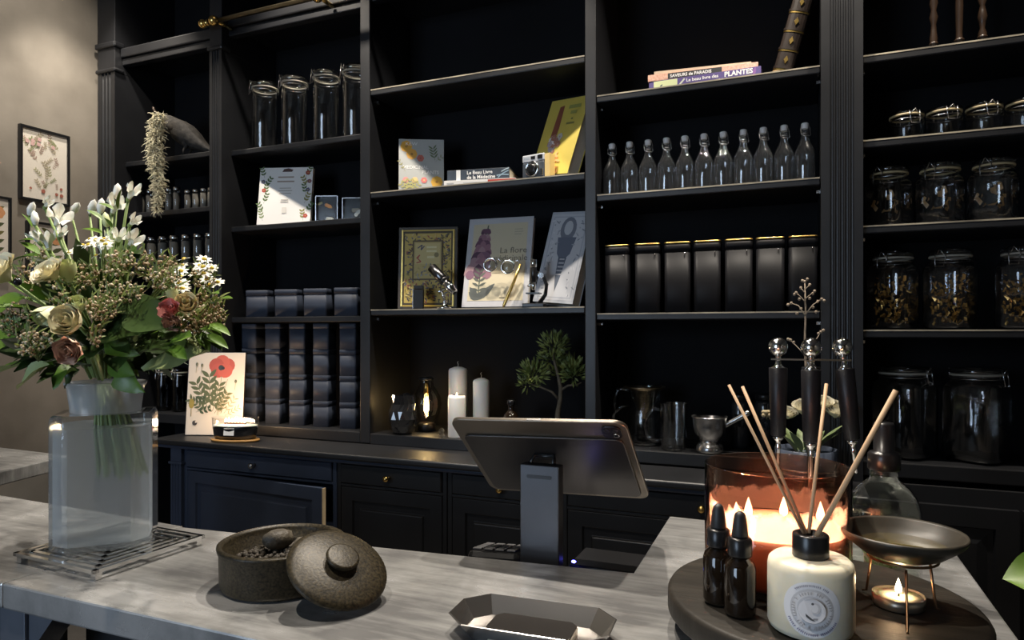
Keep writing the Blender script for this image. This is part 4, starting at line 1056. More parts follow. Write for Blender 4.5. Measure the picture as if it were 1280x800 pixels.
for (x, y) in ((989, 379), (985, 381), (1027, 374), (1022, 377), (1030, 376), (995, 366), (993, 368), (1018, 364), (1016, 367), (1001, 360), (1012, 356), (1006, 352), (1003, 351), (1009, 349), (999, 374), (1012, 373), (1001, 386), (1016, 384), (988, 425), (985, 424), (992, 428), (1026, 415), (1029, 413), (1023, 417), (996, 392), (1020, 390)):
    g.ball(lp(x, y, 2.40), .0055, 5, 4)
g.build('dry_branch', mat('dry_twig', (.34, .27, .20), .8, var=.2), t)

# ---- poppy card and black oval candle on the worktop
wz = .9155
t = thing('poppy_card', 'cream board printed with a red poppy, propped at the cabinet end', 'print', (SX(270, 2.43), 2.415, wz + .0035), 0, rot=(R(-6), 0, R(20)))
MB().box(-.135, .135, 0, .010, 0, .385).build('board', WHITEP, t); MB().box(-.137, -.1355, -.0005, .0105, 0, .385).build('dark_edge', DKB, t); MB().box(.1355, .137, -.0005, .0105, 0, .385).build('dark_edge', DKB, t)
a = Art(); a.rect(-.134, .134, .001, .384, (.74, .66, .55))
P0 = (.025, .318)
for k in range(5): an = k * 2 * PI / 5 + .3; a.disc(P0[0] + .028 * math.cos(an), P0[1] + .022 * math.sin(an), .036, ((.52, .10, .07), (.58, .12, .08), (.48, .09, .06))[k % 3], 14, .95)
a.disc(P0[0] - .004, P0[1] - .004, .013, (.04, .05, .05), 10); a.disc(P0[0] + .006, P0[1] - .006, .008, (.03, .03, .03), 8)
a.stroke([(P0[0], .275), (.02, .20), (.012, .09)], .0025, (.25, .25, .12)); a.stroke([(.055, .26), (.04, .20), (.03, .10)], .002, (.25, .25, .12))
for (x, z, L, an) in ((-.03, .12, .13, 118), (-.02, .12, .15, 95), (-.01, .11, .12, 78), (.0, .10, .10, 60), (-.04, .11, .09, 145)):
    a.sprig(x, z, L, R(an), (.12, .13, .06), (.10, .12, .05), 5, .38, .34)
for (x, z, L, an) in ((.03, .10, .09, 70), (.045, .10, .08, 55), (.02, .09, .07, 85), (.05, .09, .07, 30)):
    a.sprig(x, z, L, R(an), (.2, .18, .08), (.28, .24, .12), 4, .2, .3)
a.sprig(-.09, .105, .06, R(15), (.1, .1, .05), DGREEN, 3, .5, .4); a.sprig(-.11, .17, .05, R(-5), (.1, .1, .05), DGREEN, 3, .5, .4)
a.disc(-.112, .145, .013, (.35, .27, .05), 12, 1.8); a.stroke([(-.112, .12), (-.112, .085)], .004, (.25, .2, .08)); a.disc(-.092, .055, .012, (.05, .04, .03), 10); a.disc(-.086, .06, .005, (.74, .66, .55), 8)
for x, z in ((-.095, .33), (-.07, .325), (.095, .25)): a.disc(x, z, .006, (.14, .14, .08), 8, 1.5); a.stroke([(x, z), (x - .003, z - .04)], .0018, (.3, .3, .2))
a.build('poppy_print', t)
t = thing('oval_candle', 'black oval glass candle with white label glowing on wooden tray', 'candle', (SX(293, 2.33), 2.335, wz), R(14))
MB().lathe([(.092, 0), (.100, .004), (.100, .009), (.096, .011)], 36, ex=1.13, ey=.60).build('wooden_base', mat('honey_wood', (.40, .21, .06), .45, var=.2, scale=20, stretch=(1, 6, 1)), t)
MB().lathe([(.078, .0115), (.090, .016), (.097, .060)], 36, ex=1.08, ey=.55, cap1=False).build('dark_vessel', mat('black_vessel', (.012, .012, .014), .15, coat=.5), t)
MB().lathe([(.0975, .0605), (.101, .105), (.102, .106)], 36, ex=1.08, ey=.55, cap0=False, cap1=False).build('glass_rim', CLEAR, t)
MB().lathe([(.0, .068), (.094, .068), (.096, .072), (.0, .074)], 36, ex=1.07, ey=.54).build('wax', WAX, t)
MB().box(-.024, .024, -.0585, -.0570, .024, .056).build('label', WHITEP, t, rot=(R(-8), 0, 0))
MB().box(-.05, .05, -.004, .004, .0745, .082).build('wooden_wick', WOODS, t)
fl = MB()
for k in range(7): fl.M = Matrix.Translation((-.045 + k * .015, 0, .0825)); fl.lathe([(0, 0), (.006, .004), (.005, .010), (0, .018 + .006 * (k % 2))], 8)
fl.build('flame', emit('wick_flame', (1, .68, .38), 30), t)
for k in (-1, 1):
    pl = bpy.data.lights.new('candle_light', 'POINT'); pl.energy = 2.2; pl.color = (1, .64, .36); pl.shadow_soft_size = .012
    o = bpy.data.objects.new('candle_light', pl); COL.objects.link(o); o.parent = t; o.location = (.03 * k, 0, .100)

# ================================================================== LEFT WALL PICTURES
def picture(label, Y0, Y1, z0, z1, kind):
    W, H = Y1 - Y0, z1 - z0
    t = thing('framed_print', label, 'picture', (XW + .022, Y0, z0), R(90), 'framed botanical prints')
    f = MB(); fr = .011
    for b_ in ((0, fr, 0, H), (W - fr, W, 0, H), (fr, W - fr, 0, fr), (fr, W - fr, H - fr, H)): f.box(b_[0], b_[1], 0, .021, b_[2], b_[3])
    f.build('frame', PLASTIC, t)
    MB().box(fr, W - fr, .010, .016, fr, H - fr).build('sheet', PAPER, t)
    MB().box(fr, W - fr, .004, .006, fr, H - fr).build('pane', thin_glass('picture_glass', gain=.6), t)
    a = Art(); rn = random.Random(kind); PC = (.88, .79, .70)
    a.rect(fr, W - fr, fr, H - fr, PC)
    if kind == 1:
        for k in range(26):
            x, z = .035 + rn.random() * (W - .08), .06 + rn.random() * (H - .13)
            a.sprig(x, z, .03 + .03 * rn.random(), R(40 + 100 * rn.random()), (.42, .38, .24), rn.choice([(.40, .38, .22), (.30, .32, .16), (.5, .42, .3), (.48, .33, .28)]), 4, .4, .3)
        for (x, z, r) in ((.11, .055, .010), (.175, .05, .008), (.2, .048, .009), (.198, .08, .007), (.05, .06, .006)): a.disc(W * x / .24, z, r, (.38, .13, .09), 12)
        for k in range(6): a.flower(.03 + .18 * rn.random(), H - .05 - .06 * rn.random(), .010, (.66, .42, .40), (.6, .4, .35), 5)
    else:
        for k in range(7):
            z = .03 + k * (H - .1) / 6
            a.leaf(W * .62, z, .06, .022, R(25), rn.choice([(.10, .11, .05), (.2, .17, .06)])); a.leaf(W * .62, z + .015, .06, .022, R(150), (.14, .13, .05))
        a.stroke([(W * .62, .02), (W * .62, H - .06)], .003, (.2, .2, .1))
        a.flower(W * .75, H - .075, .03, (.72, .34, .16), (.5, .2, .1), 6)
    a.build('botanical_print', t, (0, .0098, 0))
picture('black-framed print of small herbs, the whole one on the wall', 2.103, 2.343, 2.035, 2.392, 1)
picture('black-framed print with orange flower, cut by left photo edge', 1.85, 2.064, 1.70, 2.03, 2)
picture('black-framed print half hidden behind the bouquet', 2.136, 2.33, 1.62, 1.937, 3)

# ================================================================== COUNTER OBJECTS
# trivet
TZ = CT + .016
A_, B_, C_ = onZ(21, 690, TZ), onZ(119, 712, TZ), onZ(240, 667, TZ)
# square the corner at B
e1 = (A_ - B_); e2 = (C_ - B_); L1, L2 = e1.length, e2.length
e1.normalize(); e2 = (e2 - e1 * e2.dot(e1)).normalized()
tc_ = B_ + e1 * L1 / 2 + e2 * L2 / 2
t = thing('chrome_trivet', 'chrome wire trivet of nested rectangles under the vase', 'trivet', (tc_.x, tc_.y, CT + .0003))
for k in range(6):
    q = 1 - k / 6.0
    cs = [e1 * (sx * L1 / 2 * q) + e2 * (sy * L2 / 2 * q) for sx, sy in ((-1, -1), (1, -1), (1, 1), (-1, 1))]
    g = MB()
    for i in range(4):
        p, n_ = cs[i], cs[(i + 1) % 4]; d = (n_ - p).normalized(); s_ = Vector((-d.y, d.x, 0)) * .0034
        e = d * .0034
        g.loft([[p - e + s_ + Vector((0, 0, z)), p - e - s_ + Vector((0, 0, z)), n_ + e - s_ + Vector((0, 0, z)), n_ + e + s_ + Vector((0, 0, z))] for z in (.0105, .0155)], sm=False)
    g.build('ring_bar', CHROME, t)
g = MB()
for v in (e1 * L1 / 2, -e1 * L1 / 2, e2 * L2 / 2, -e2 * L2 / 2):
    d = v.normalized(); s_ = Vector((-d.y, d.x, 0)) * .003
    g.loft([[s_ + Vector((0, 0, z)), -s_ + Vector((0, 0, z)), v - s_ + Vector((0, 0, z)), v + s_ + Vector((0, 0, z))] for z in (.008, .0104)], sm=False)
g.build('cross_bar', CHROME, t)
for sx, sy in ((-1, -1), (1, -1), (1, 1), (-1, 1)):
    c_ = e1 * sx * (L1 / 2 - .005) + e2 * sy * (L2 / 2 - .005)
    MB().box(c_.x - .005, c_.x + .005, c_.y - .005, c_.y + .005, 0, .0104).build('foot', CHROME, t)

# vase with water
VC = onZ(133, 674, CT + .0165); VB = Vector((VC.x, VC.y, CT + .0165))
vase = thing('glass_vase', 'clear glass vase with chamfered square body and wide round neck', 'vase', VB, R(45))
def chsq(w_, c_): return [(w_, -w_ + c_), (w_, w_ - c_), (w_ - c_, w_), (-w_ + c_, w_), (-w_, w_ - c_), (-w_, -w_ + c_), (-w_ + c_, -w_), (w_ - c_, -w_)]
VGL = thin_glass('vase_glass', (.95, .97, .98), gain=2.2, haze=.04)
hw = .070
body = [[(x, y, z) for x, y in chsq(q, .024 * q / hw)] for q, z in ((hw * .96, .0), (hw, .004), (hw, .196), (hw * .985, .203), (hw * .93, .206))]
MB().loft(body, True, False, False).build('body', VGL, vase, bevel=.003)
nk = [[(x, y, .2062) for x, y in chsq(hw * .93, .024)]]
MB().lathe([(.050, .2065), (.0505, .215), (.0545, .245), (.058, .251), (.0585, .254), (.056, .2545), (.052, .243), (.048, .215), (.046, .2065)], 32, cap0=False, cap1=False).build('neck', thin_glass('neck_glass', (.90, .92, .94), gain=2.4, haze=.40), vase)  # haze puts the neck's grey reflection into the glass colour
MB().loft([[(x, y, .2066) for x, y in chsq(hw * .93, .024)], [(x, y, .2072) for x, y in chsq(.054, .0316)]], False, False, False).build('shoulder', VGL, vase)
def water_mat():
    m, nt, b = nodes_of('cloudy_water'); nt.nodes.remove(b)
    rf = nt.nodes.new('ShaderNodeBsdfTransparent'); rf.inputs['Color'].default_value = (.94, .97, .98, 1)
    df = nt.nodes.new('ShaderNodeBsdfDiffuse'); df.inputs[0].default_value = (.92, .93, .95, 1)
    tl = nt.nodes.new('ShaderNodeBsdfTranslucent'); tl.inputs[0].default_value = (.92, .93, .95, 1)
    m1 = nt.nodes.new('ShaderNodeMixShader'); nt.links.new(df.outputs[0], m1.inputs[1]); nt.links.new(tl.outputs[0], m1.inputs[2])
    m2 = nt.nodes.new('ShaderNodeMixShader'); m2.inputs[0].default_value = .30
    nt.links.new(rf.outputs[0], m2.inputs[1]); nt.links.new(m1.outputs[0], m2.inputs[2])
    nt.links.new(m2.outputs[0], nt.nodes['Material Output'].inputs['Surface'])
    return m
MB().loft([[(x, y, z) for x, y in chsq(hw - .005, .023)] for z in (.009, .186)], True, True, False).build('water', water_mat(), vase)

# bouquet
bouq = thing('bouquet', 'loose bouquet of white, cream and pink flowers with green leaves in the vase', 'bouquet', VB + Vector((0, 0, .11)))
BO = VB + Vector((0, 0, .11))
def bq(px, py, off=0.0): return onY(px, py, VC.y + off) - BO
HUB = Vector((0, 0, .17))
LEAFG = mat('fresh_leaf', (.060, .135, .012), .42, scale=14, col2=(.14, .24, .03))
LEAFD = mat('dark_leaf', (.016, .036, .008), .38, scale=14, col2=(.04, .075, .015))
LEAFL = mat('pale_leaf', (.26, .32, .12), .5, scale=14, col2=(.36, .42, .18))
STEMG = mat('green_stem', (.20, .28, .09), .5, var=.2)
PETC = mat('cream_petal', (.78, .70, .44), .55, scale=25, col2=(.86, .80, .60), sss=.1)
PETWH = mat('white_petal', (.84, .84, .76), .5, scale=25, col2=(.88, .88, .82), sss=.1)
PETGR = mat('greenish_petal', (.46, .52, .22), .55, scale=18, col2=(.72, .74, .48), sss=.1)
PETPK = mat('dusty_pink_petal', (.62, .30, .24), .55, scale=40, col2=(.80, .62, .46), sss=.1)
PETRD = mat('red_pink_petal', (.50, .13, .12), .55, scale=60, col2=(.72, .36, .32))
BEAD = mat('wax_flower_bud', (.14, .085, .035), .5, scale=90, col2=(.48, .34, .19))
BEADW = mat('pale_bud', (.36, .28, .15), .5, scale=90, col2=(.72, .62, .46))
YELC = mat('daisy_centre', (.70, .50, .04), .6, var=.15)
SPRIG = mat('sprig_stem', (.07, .10, .016), .6, scale=30, col2=(.20, .24, .045))
rnd = random.Random(21)
def stem_to(p, r=.0022, m=STEMG, frm=None):
    p = Vector(p); f = frm or Vector((p.x * .18, p.y * .18, .15)); mid = (f + p) * .5 + Vector((p.x * -.12, p.y * -.1, .02))
    MB().tube([f, mid, p], r, 5).build('stem', m, bouq)
# white trumpet blooms
for (px, py, tx, ty, L, r, op, off) in ((160, 250, 172, 226, .038, .015, .6, -.02), (140, 268, 150, 242, .040, .017, .9, .0), (162, 282, 178, 265, .032, .012, .6, -.04), (161, 308, 176, 288, .036, .015, .9, -.05),
        (147, 304, 150, 288, .030, .015, .7, -.03), (128, 320, 130, 300, .032, .014, .6, -.05), (139, 307, 137, 288, .03, .012, .5, .01), (56, 260, 66, 243, .030, .012, .6, 0), (70, 281, 80, 258, .036, .020, 1.2, -.02),
        (74, 298, 80, 280, .030, .012, .6, -.04), (62, 316, 58, 288, .042, .016, .7, -.03), (52, 306, 40, 294, .030, .011, .7, -.05)):
    p, q = bq(px, py, off), bq(tx, ty, off - .01); L *= .9; r *= .85
    g = MB(); trumpet(g, p, q - p, L, r, op, 5, rnd.random() * 3); g.M = Matrix(); fl = g.build('trumpet_flower', PETWH, bouq)
    MB(axis_m(p, q - p)).lathe([(0, -.004), (.003, -.002), (.0035, .004), (.002, .009)], 8).build('calyx', STEMG, fl)
    stem_to(p)
for (px, py, tx, ty) in ((36, 270, 41, 256), (112, 268, 117, 254), (125, 268, 127, 252), (45, 282, 42, 262), (146, 250, 147, 234), (89, 268, 93, 262), (134, 285, 132, 272)):
    p, q = bq(px, py), bq(tx, ty)
    MB(axis_m(p, q - p)).lathe([(.0, 0), (.004, .003), (.0065, .012), (.0045, .022), (0, .027)], 8).build('bud', PETWH if py % 2 == 0 else PETGR, bouq); stem_to(p, .0018)
# roses, carnations
for (px, py, dx, dy, dz, r, h, m_, op, off, ruf) in ((63, 342, -.2, -.8, .6, .028, .028, PETC, .9, -.12, .09), (84, 340, .1, -.4, 1, .023, .046, PETGR, .1, -.10, .03), (2, 343, -.3, -.8, .5, .036, .034, PETC, .9, -.12, .04),
        (59, 392, -.1, -.6, -.5, .022, .038, PETGR, .2, -.15, .03), (88, 402, .1, -.8, .2, .031, .044, PETC, .35, -.16, .04), (98, 382, .4, -.6, .6, .019, .036, PETGR, .1, -.12, .02), (90, 437, .2, -.9, -.2, .024, .040, PETPK, .5, -.17, .10),
        (233, 382, .5, -.7, .4, .025, .042, PETC, .2, -.08, .03), (214, 388, .0, -.9, .4, .022, .030, PETRD, .8, -.10, .12), (218, 402, .1, -.9, -.2, .016, .026, PETPK, .6, -.10, .1), (217, 370, -.3, -.4, 1, .014, .030, PETGR, .1, -.07, .02)):
    k5 = .42 if m_ is PETRD else .54; r *= k5; h *= k5 + .16; off -= .045
    g = MB(); c_ = bq(px, py, off); dv = Vector((dx + .5 * -dy * .6, dy, dz)).normalized()
    rosebud(g, c_ - dv * h * .45, dv, r, h, px, op, ruffle=ruf, layers=((2, .3), (3, .5), (4, .7), (5, .87), (6, 1.0)) if op > .3 else ((2, .4), (3, .7), (4, 1.0)))
    g.M = Matrix(); bl = g.build('rose_bloom', m_, bouq)
    gs = MB()
    for k in range(4):
        gs.M = axis_m(c_ - dv * h * .5, dv) @ Matrix.Rotation(k * PI / 2, 4, 'Z'); blade(gs, (0, 0, 0), (.9, 0, .7), (0, 0, 1), h * .8, .007, -.5, .2, 4)
    gs.M = Matrix(); gs.build('sepals', STEMG, bl); stem_to(c_ - dv * h * .5, .0025)
# daisies
k_ = 0
for (cx, cy, n_, sx_, sy_, off) in ((108, 310, 13, 26, 13, -.05), (246, 340, 15, 20, 17, -.04), (130, 300, 4, 8, 6, -.06), (232, 356, 4, 8, 6, -.08), (274, 350, 2, 4, 4, 0)):
    for k in range(n_):
        g, gc = MB(), MB(); k_ += 1
        c_ = bq(cx + (rnd.random() - .5) * 2 * sx_, cy + (rnd.random() - .5) * 2 * sy_, off + (rnd.random() - .5) * .05)
        daisy(g, gc, c_, ((rnd.random() - .5) + .25, -.5 + (rnd.random() - .5) * .6, .9), .0085 + .003 * rnd.random(), 8, rnd.random()); g.M = gc.M = Matrix()
        d_ = g.build('daisy', PETWH, bouq); gc.build('centre', YELC, d_)
        if k % 3 == 0: stem_to(c_, .0012, SPRIG)
# large leaves (each its own part)
def big_leaf(p0, p1, W, m_, bend=.2, fold=.25, wave=0, up=(0, -.4, 1), n=9):
    g = MB(); d = p1 - p0; blade(g, p0, d, up, d.length, W, bend, fold, n, wave, rnd.random() * 6); return g.build('leaf', m_, bouq)
big_leaf(bq(178, 462, -.10), bq(255, 432, -.10), .042, LEAFL, .10, .3, .10, (-.1, -.8, .7))
big_leaf(bq(170, 440, -.06), bq(250, 425, -.08), .052, LEAFD, .12, .3, .06, (0, -.5, 1))
big_leaf(bq(150, 455, -.09), bq(168, 492, -.10), .046, LEAFG, .25, .3, .08, (-.3, -1, .3))
big_leaf(bq(138, 448, -.09), bq(160, 468, -.11), .034, LEAFG, .15, .3, .0, (-.3, -1, .3))
big_leaf(bq(62, 456, -.10), bq(16, 484, -.12), .040, LEAFL, .1, .5, .05, (.2, -.6, 1))
big_leaf(bq(45, 452, -.06), bq(-30, 468, -.08), .050, LEAFG, .1, .3, .05, (0, -.3, 1))
big_leaf(bq(35, 430, -.10), bq(-30, 400, -.12), .060, LEAFG, .1, .3, .03, (0, -.8, .6))
big_leaf(bq(30, 370, -.08), bq(-20, 395, -.12), .050, LEAFG, .15, .3, .03, (0, -.8, .6))
big_leaf(bq(100, 462, -.10), bq(70, 480, -.12), .030, LEAFD, .4, .4, .1, (0, -.8, .6))
big_leaf(bq(95, 462, -.10), bq(60, 468, -.14), .036, LEAFG, .5, .4, .15, (0, -.8, .6))
big_leaf(bq(120, 385, -.12), bq(210, 376, -.12), .050, LEAFD, .15, .3, .03, (0, -.6, .8))
big_leaf(bq(160, 395, -.14), bq(215, 400, -.16), .050, LEAFD, .15, .3, .03, (0, -.8, .6))
big_leaf(bq(120, 418, -.14), bq(175, 405, -.16), .045, LEAFD, .15, .3, .03, (0, -.8, .6))
big_leaf(bq(172, 425, -.13), bq(180, 398, -.14), .030, LEAFL, .15, .5, .03, (-.5, -.8, .2))
big_leaf(bq(130, 425, -.14), bq(165, 440, -.15), .030, LEAFG, .2, .4, .12, (-.3, -.9, .4))
for (x0, y0, x1, y1, W, m_) in ((50, 318, 24, 296, .014, LEAFG), (48, 320, 12, 318, .018, LEAFG), (42, 300, 20, 298, .012, LEAFG), (40, 285, 31, 265, .010, LEAFG), (128, 292, 100, 280, .012, LEAFG), (128, 275, 109, 258, .010, LEAFG), (142, 262, 123, 250, .010, LEAFG),
        (165, 320, 176, 312, .020, LEAFD), (160, 318, 172, 318, .025, LEAFD), (55, 330, 70, 320, .03, LEAFD), (140, 285, 132, 270, .008, LEAFG), (148, 262, 147, 232, .008, LEAFG), (255, 420, 284, 427, .018, LEAFG), (258, 418, 277, 432, .018, LEAFG), (250, 410, 276, 412, .016, LEAFG), (262, 405, 287, 412, .014, LEAFG), (248, 415, 262, 436, .016, LEAFG), (270, 378, 288, 366, .014, LEAFG), (262, 370, 272, 362, .014, LEAFG), (238, 418, 250, 432, .018, LEAFL), (215, 425, 246, 424, .022, LEAFG), (200, 420, 185, 432, .02, LEAFL), (185, 395, 178, 385, .014, LEAFL)):
    big_leaf(bq(x0, y0, -.08), bq(x1, y1, -.09), W, m_, .2, .35)
# inner greenery: dark leaf mass giving the bunch its body
for k in range(120):
    v = Vector((rnd.gauss(0, 1), rnd.gauss(0, 1), rnd.gauss(0, .8))).normalized()
    q = rnd.random() ** .5
    p = bq(130, 395) + Vector((v.x * .125 * q, v.y * .115 * q, v.z * .07 * q))
    big_leaf(p, p + (v + Vector((0, 0, .2))) * (.04 + .035 * rnd.random()), .018 + .016 * rnd.random(), rnd.choice([LEAFD, LEAFD, LEAFD, LEAFG]), .3 * rnd.random(), .3, 0, (rnd.random() - .5, -.5, 1), 5)
for k in range(80):
    a = rnd.random() * 2 * PI; p = bq(128, 440) + Vector((math.cos(a) * .085 * rnd.random() ** .5, math.sin(a) * .085 * rnd.random() ** .5, (rnd.random() - .5) * .05))
    big_leaf(p, p + Vector((math.cos(a), math.sin(a), (rnd.random() - .35) * .9)) * (.045 + .04 * rnd.random()), .018 + .018 * rnd.random(), rnd.choice([LEAFD, LEAFD, LEAFG]), .35 * rnd.random(), .3, .04, (rnd.random() - .5, -.5, 1), 5)
for k in range(48):   # spreading collar of leaves just above the vase mouth
    px, py = 72 + 150 * rnd.random(), 420 + 26 * rnd.random(); an = (px - 130) / 90
    p = bq(px, py, -.05 - .08 * rnd.random()); d = Vector((an * .9 + .25, -.5 + .3 * rnd.random(), .35 - .45 * rnd.random()))
    big_leaf(p, p + d.normalized() * (.045 + .035 * rnd.random()), .020 + .018 * rnd.random(), rnd.choice([LEAFD, LEAFD, LEAFG, LEAFD]), .35 * rnd.random(), .3, .06, (rnd.random() - .5, -.6, 1), 6)
# fine sprigs with beads (uncountable filler)
gb, gw, gs = MB(), MB(), MB()
areas = [(42, 430, 24, 17, 70, -.17, 1), (128, 385, 20, 16, 75, -.16, 0), (150, 330, 22, 18, 70, -.10, 1), (195, 335, 26, 16, 80, -.08, 0), (258, 385, 22, 22, 110, -.06, 0), (85, 352, 28, 16, 60, -.12, 0), (40, 345, 22, 18, 70, -.10, 0), (150, 365, 30, 15, 80, -.13, 1), (75, 378, 16, 12, 30, -.15, 0), (20, 400, 22, 22, 60, -.13, 0), (120, 420, 12, 14, 40, -.17, 0), (225, 405, 22, 12, 60, -.09, 1), (178, 318, 8, 8, 14, -.05, 1), (255, 345, 16, 16, 50, -.03, 1), (205, 352, 22, 14, 60, -.10, 1), (45, 318, 14, 8, 30, -.04, 0), (216, 330, 3, 12, 8, -.02, 0), (270, 395, 12, 22, 50, -.03, 0), (110, 345, 22, 16, 60, -.10, 1), (245, 400, 16, 18, 60, -.08, 0)]
for (cx, cy, sx_, sy_, n_, off, kind) in areas:
    root = bq(cx + 6, cy + sy_ * 1.3, off + .05)
    for k in range(int(n_ * 1.15)):
        a = rnd.random() * 2 * PI; q = math.sqrt(rnd.random())
        p = bq(cx + sx_ * q * math.cos(a), cy + sy_ * q * math.sin(a), off + (rnd.random() - .5) * .05)
        (gw if (rnd.random() < (.65 if kind else .2)) else gb).ball(p, .0013 + .0014 * rnd.random(), 6, 4)
        if k % 3 == 0:
            gs.tube([root, (root + p) * .5 + Vector(((rnd.random() - .5) * .012, 0, .006)), p], .0007, 3, caps=False)
        if k % 2 == 0:
            blade(gs, p, (rnd.random() - .5, rnd.random() - .5, rnd.random()), (0, -1, .2), .012 + .01 * rnd.random(), .0035, .2, .2, 3)
stuff(gb.build('brown_buds', BEAD, bouq)); stuff(gw.build('pale_buds', BEADW, bouq)); stuff(gs.build('fine_sprigs', SPRIG, bouq))
for (px, py) in ((22, 352), (44, 338)):   # dark berries
    MB().ball(bq(px, py, -.16), .0055, 12, 8).build('berry', mat('black_berry', (.015, .015, .02), .2), bouq)
# cut stems standing in the water
for k in range(26):
    a = k * 2.4; q = .040 * math.sqrt(k / 26)
    top = Vector((.012 * math.cos(a), .012 * math.sin(a), .14)); bot = Vector((.022 + q * math.cos(a) * 1.0, .012 + q * math.sin(a) * .9, -.012 + .016 * rnd.random()))
    MB().tube([top, (top + bot) * .5 + Vector((.004 * math.cos(a), .004 * math.sin(a), 0)), bot], .0019 + .001 * rnd.random(), 6).build('cut_stem', rnd.choice([STEMG, STEMG, LEAFL]), bouq)

# stone pot, lid, lumps
STONE = mat('speckled_cast_stone', (.006, .005, .0035), .42, .1, scale=300, col2=(.050, .039, .021), bump=.10, bscale=300, spec=.28)
pc_ = onZ(353, 727, CT)
t = thing('stone_casserole', 'round dark speckled stone pot standing open on the counter', 'pot', (pc_.x, pc_.y, CT + .0004)); t.scale = (1, 1, .93)
MB().lathe([(.070, 0), (.0805, .003), (.082, .008), (.083, .050), (.0855, .058), (.0855, .062), (.080, .0635), (.0765, .058), (.0755, .050), (.072, .048), (.071, .010), (0, .008)], 48).build('bowl', STONE, t)
gr = MB(); rn = random.Random(3)
for k in range(420):
    a = rn.random() * 2 * PI; q = .068 * math.sqrt(rn.random()); gr.ball((q * math.cos(a), q * math.sin(a), .034 + .012 * rn.random() * (1 - q / .08)), .002 + .003 * rn.random(), 5, 3)
gr.lathe([(0, .009), (.070, .009), (.068, .032), (0, .038)], 24)
stuff(gr.build('dark_granules', mat('dark_granule', (.03, .026, .02), .7, scale=60, col2=(.08, .065, .05)), t))
def lump(label, dx, dy, dz, r, sd):
    rn = random.Random(sd); g = MB()
    rings = []
    for i in range(1, 7):
        th = PI * i / 7
        rings.append([(r * math.sin(th) * (1 + .3 * (rn.random() - .5)) * math.cos(2 * PI * k / 10) * 1.35, r * math.sin(th) * (1 + .3 * (rn.random() - .5)) * math.sin(2 * PI * k / 10), r * .85 * -math.cos(th)) for k in range(10)])
    g.loft(rings)
    tag(g.build('incense_lump', mat('dark_resin', (.05, .04, .03), .6, scale=90, col2=(.10, .085, .06), bump=.5, bscale=150), None, (pc_.x + dx, pc_.y + dy, CT + dz), rot=(0, 0, sd)), label, 'lump', 'lumps in the stone pot')
lump('largest dark knobbly lump in the stone pot', -.018, .012, .054, .017, 1)
lump('smaller dark lump beside the lid inside the stone pot', .022, .014, .050, .013, 2)
nl = Vector((.506, -.177, .842)).normalized(); lc = onZ(423, 709, CT + .0465)
lid = thing("domed_cover", 'domed speckled stone lid with knob leaning on the open pot', 'lid', lc); lid.rotation_euler = Vector((0, 0, 1)).rotation_difference(nl).to_euler()
MB().lathe([(.058, -.006), (.0645, -.0055), (.0660, -.003), (.0655, -.0005), (.058, .003), (.040, .0072), (.017, .0100), (.010, .0105)], 48).build('disc', STONE, lid)
MB().lathe([(.016, .0106), (.0165, .0125), (.0205, .0150), (.0218, .0175), (.0212, .0200), (.0190, .0210), (.0185, .0211), (0, .0215)], 32).build('knob', STONE, lid)

# octagonal tray with slate card box
TRAY = mat('satin_nickel', (.40, .385, .37), .2, .92, var=.06, scale=12)
t = thing('octagonal_tray', 'small octagonal metal tray on the front of the counter', 'tray', (-.281, .738, CT + .0004), R(3.5))
def octg(L, W, c_): return [(L / 2, -W / 2 + c_), (L / 2, W / 2 - c_), (L / 2 - c_, W / 2), (-L / 2 + c_, W / 2), (-L / 2, W / 2 - c_), (-L / 2, -W / 2 + c_), (-L / 2 + c_, -W / 2), (L / 2 - c_, -W / 2)]
def oring(L, W, c_, z): return [(x, y, z) for x, y in octg(L, W, c_)]
MB().loft([oring(.158, .066, .018, 0), oring(.190, .098, .026, .021), oring(.187, .095, .0255, .0215), oring(.156, .064, .0175, .0022)], True, True, False).build('dish', TRAY, t)
t = thing('card_box', 'thin dark rectangular case with pale edge lying in the tray', 'case', (-.279, .730, CT + .0030), R(3.5))
MB().loft([oring(.100, .056, .008, 0), oring(.100, .056, .008, .0075)], True, True, False).build('pale_body', mat('pale_metal', (.62, .56, .48), .3, .6), t)
MB().loft([oring(.0985, .0545, .008, .0076), oring(.0985, .0545, .008, .0095)], True, True, False).build('dark_top', mat('dark_brown_panel', (.010, .008, .007), .6, var=.15, spec=.15), t)

# round pedestal board
DZ = 1.10
dc = onZ(1022, 745, DZ)
t = thing('round_board', 'round dark wooden pedestal board at the front of the counter', 'board', (dc.x, dc.y, CT + .0004))
SLATE = mat('dark_stained_board', (.013, .0112, .009), .5, scale=9, col2=(.036, .031, .025), stretch=(1, 5, 1), bump=.15, bscale=30, spec=.2)
MB().lathe([(.115, 0), (.118, .003), (.118, .020)], 56).build('foot', SLATE, t)
MB().lathe([(.155, .0203), (.163, .022), (.166, .026), (.166, .045), (.164, .0485), (.160, .0496), (0, .0496)], 72).build('disc', SLATE, t)
DZ = CT + .0505
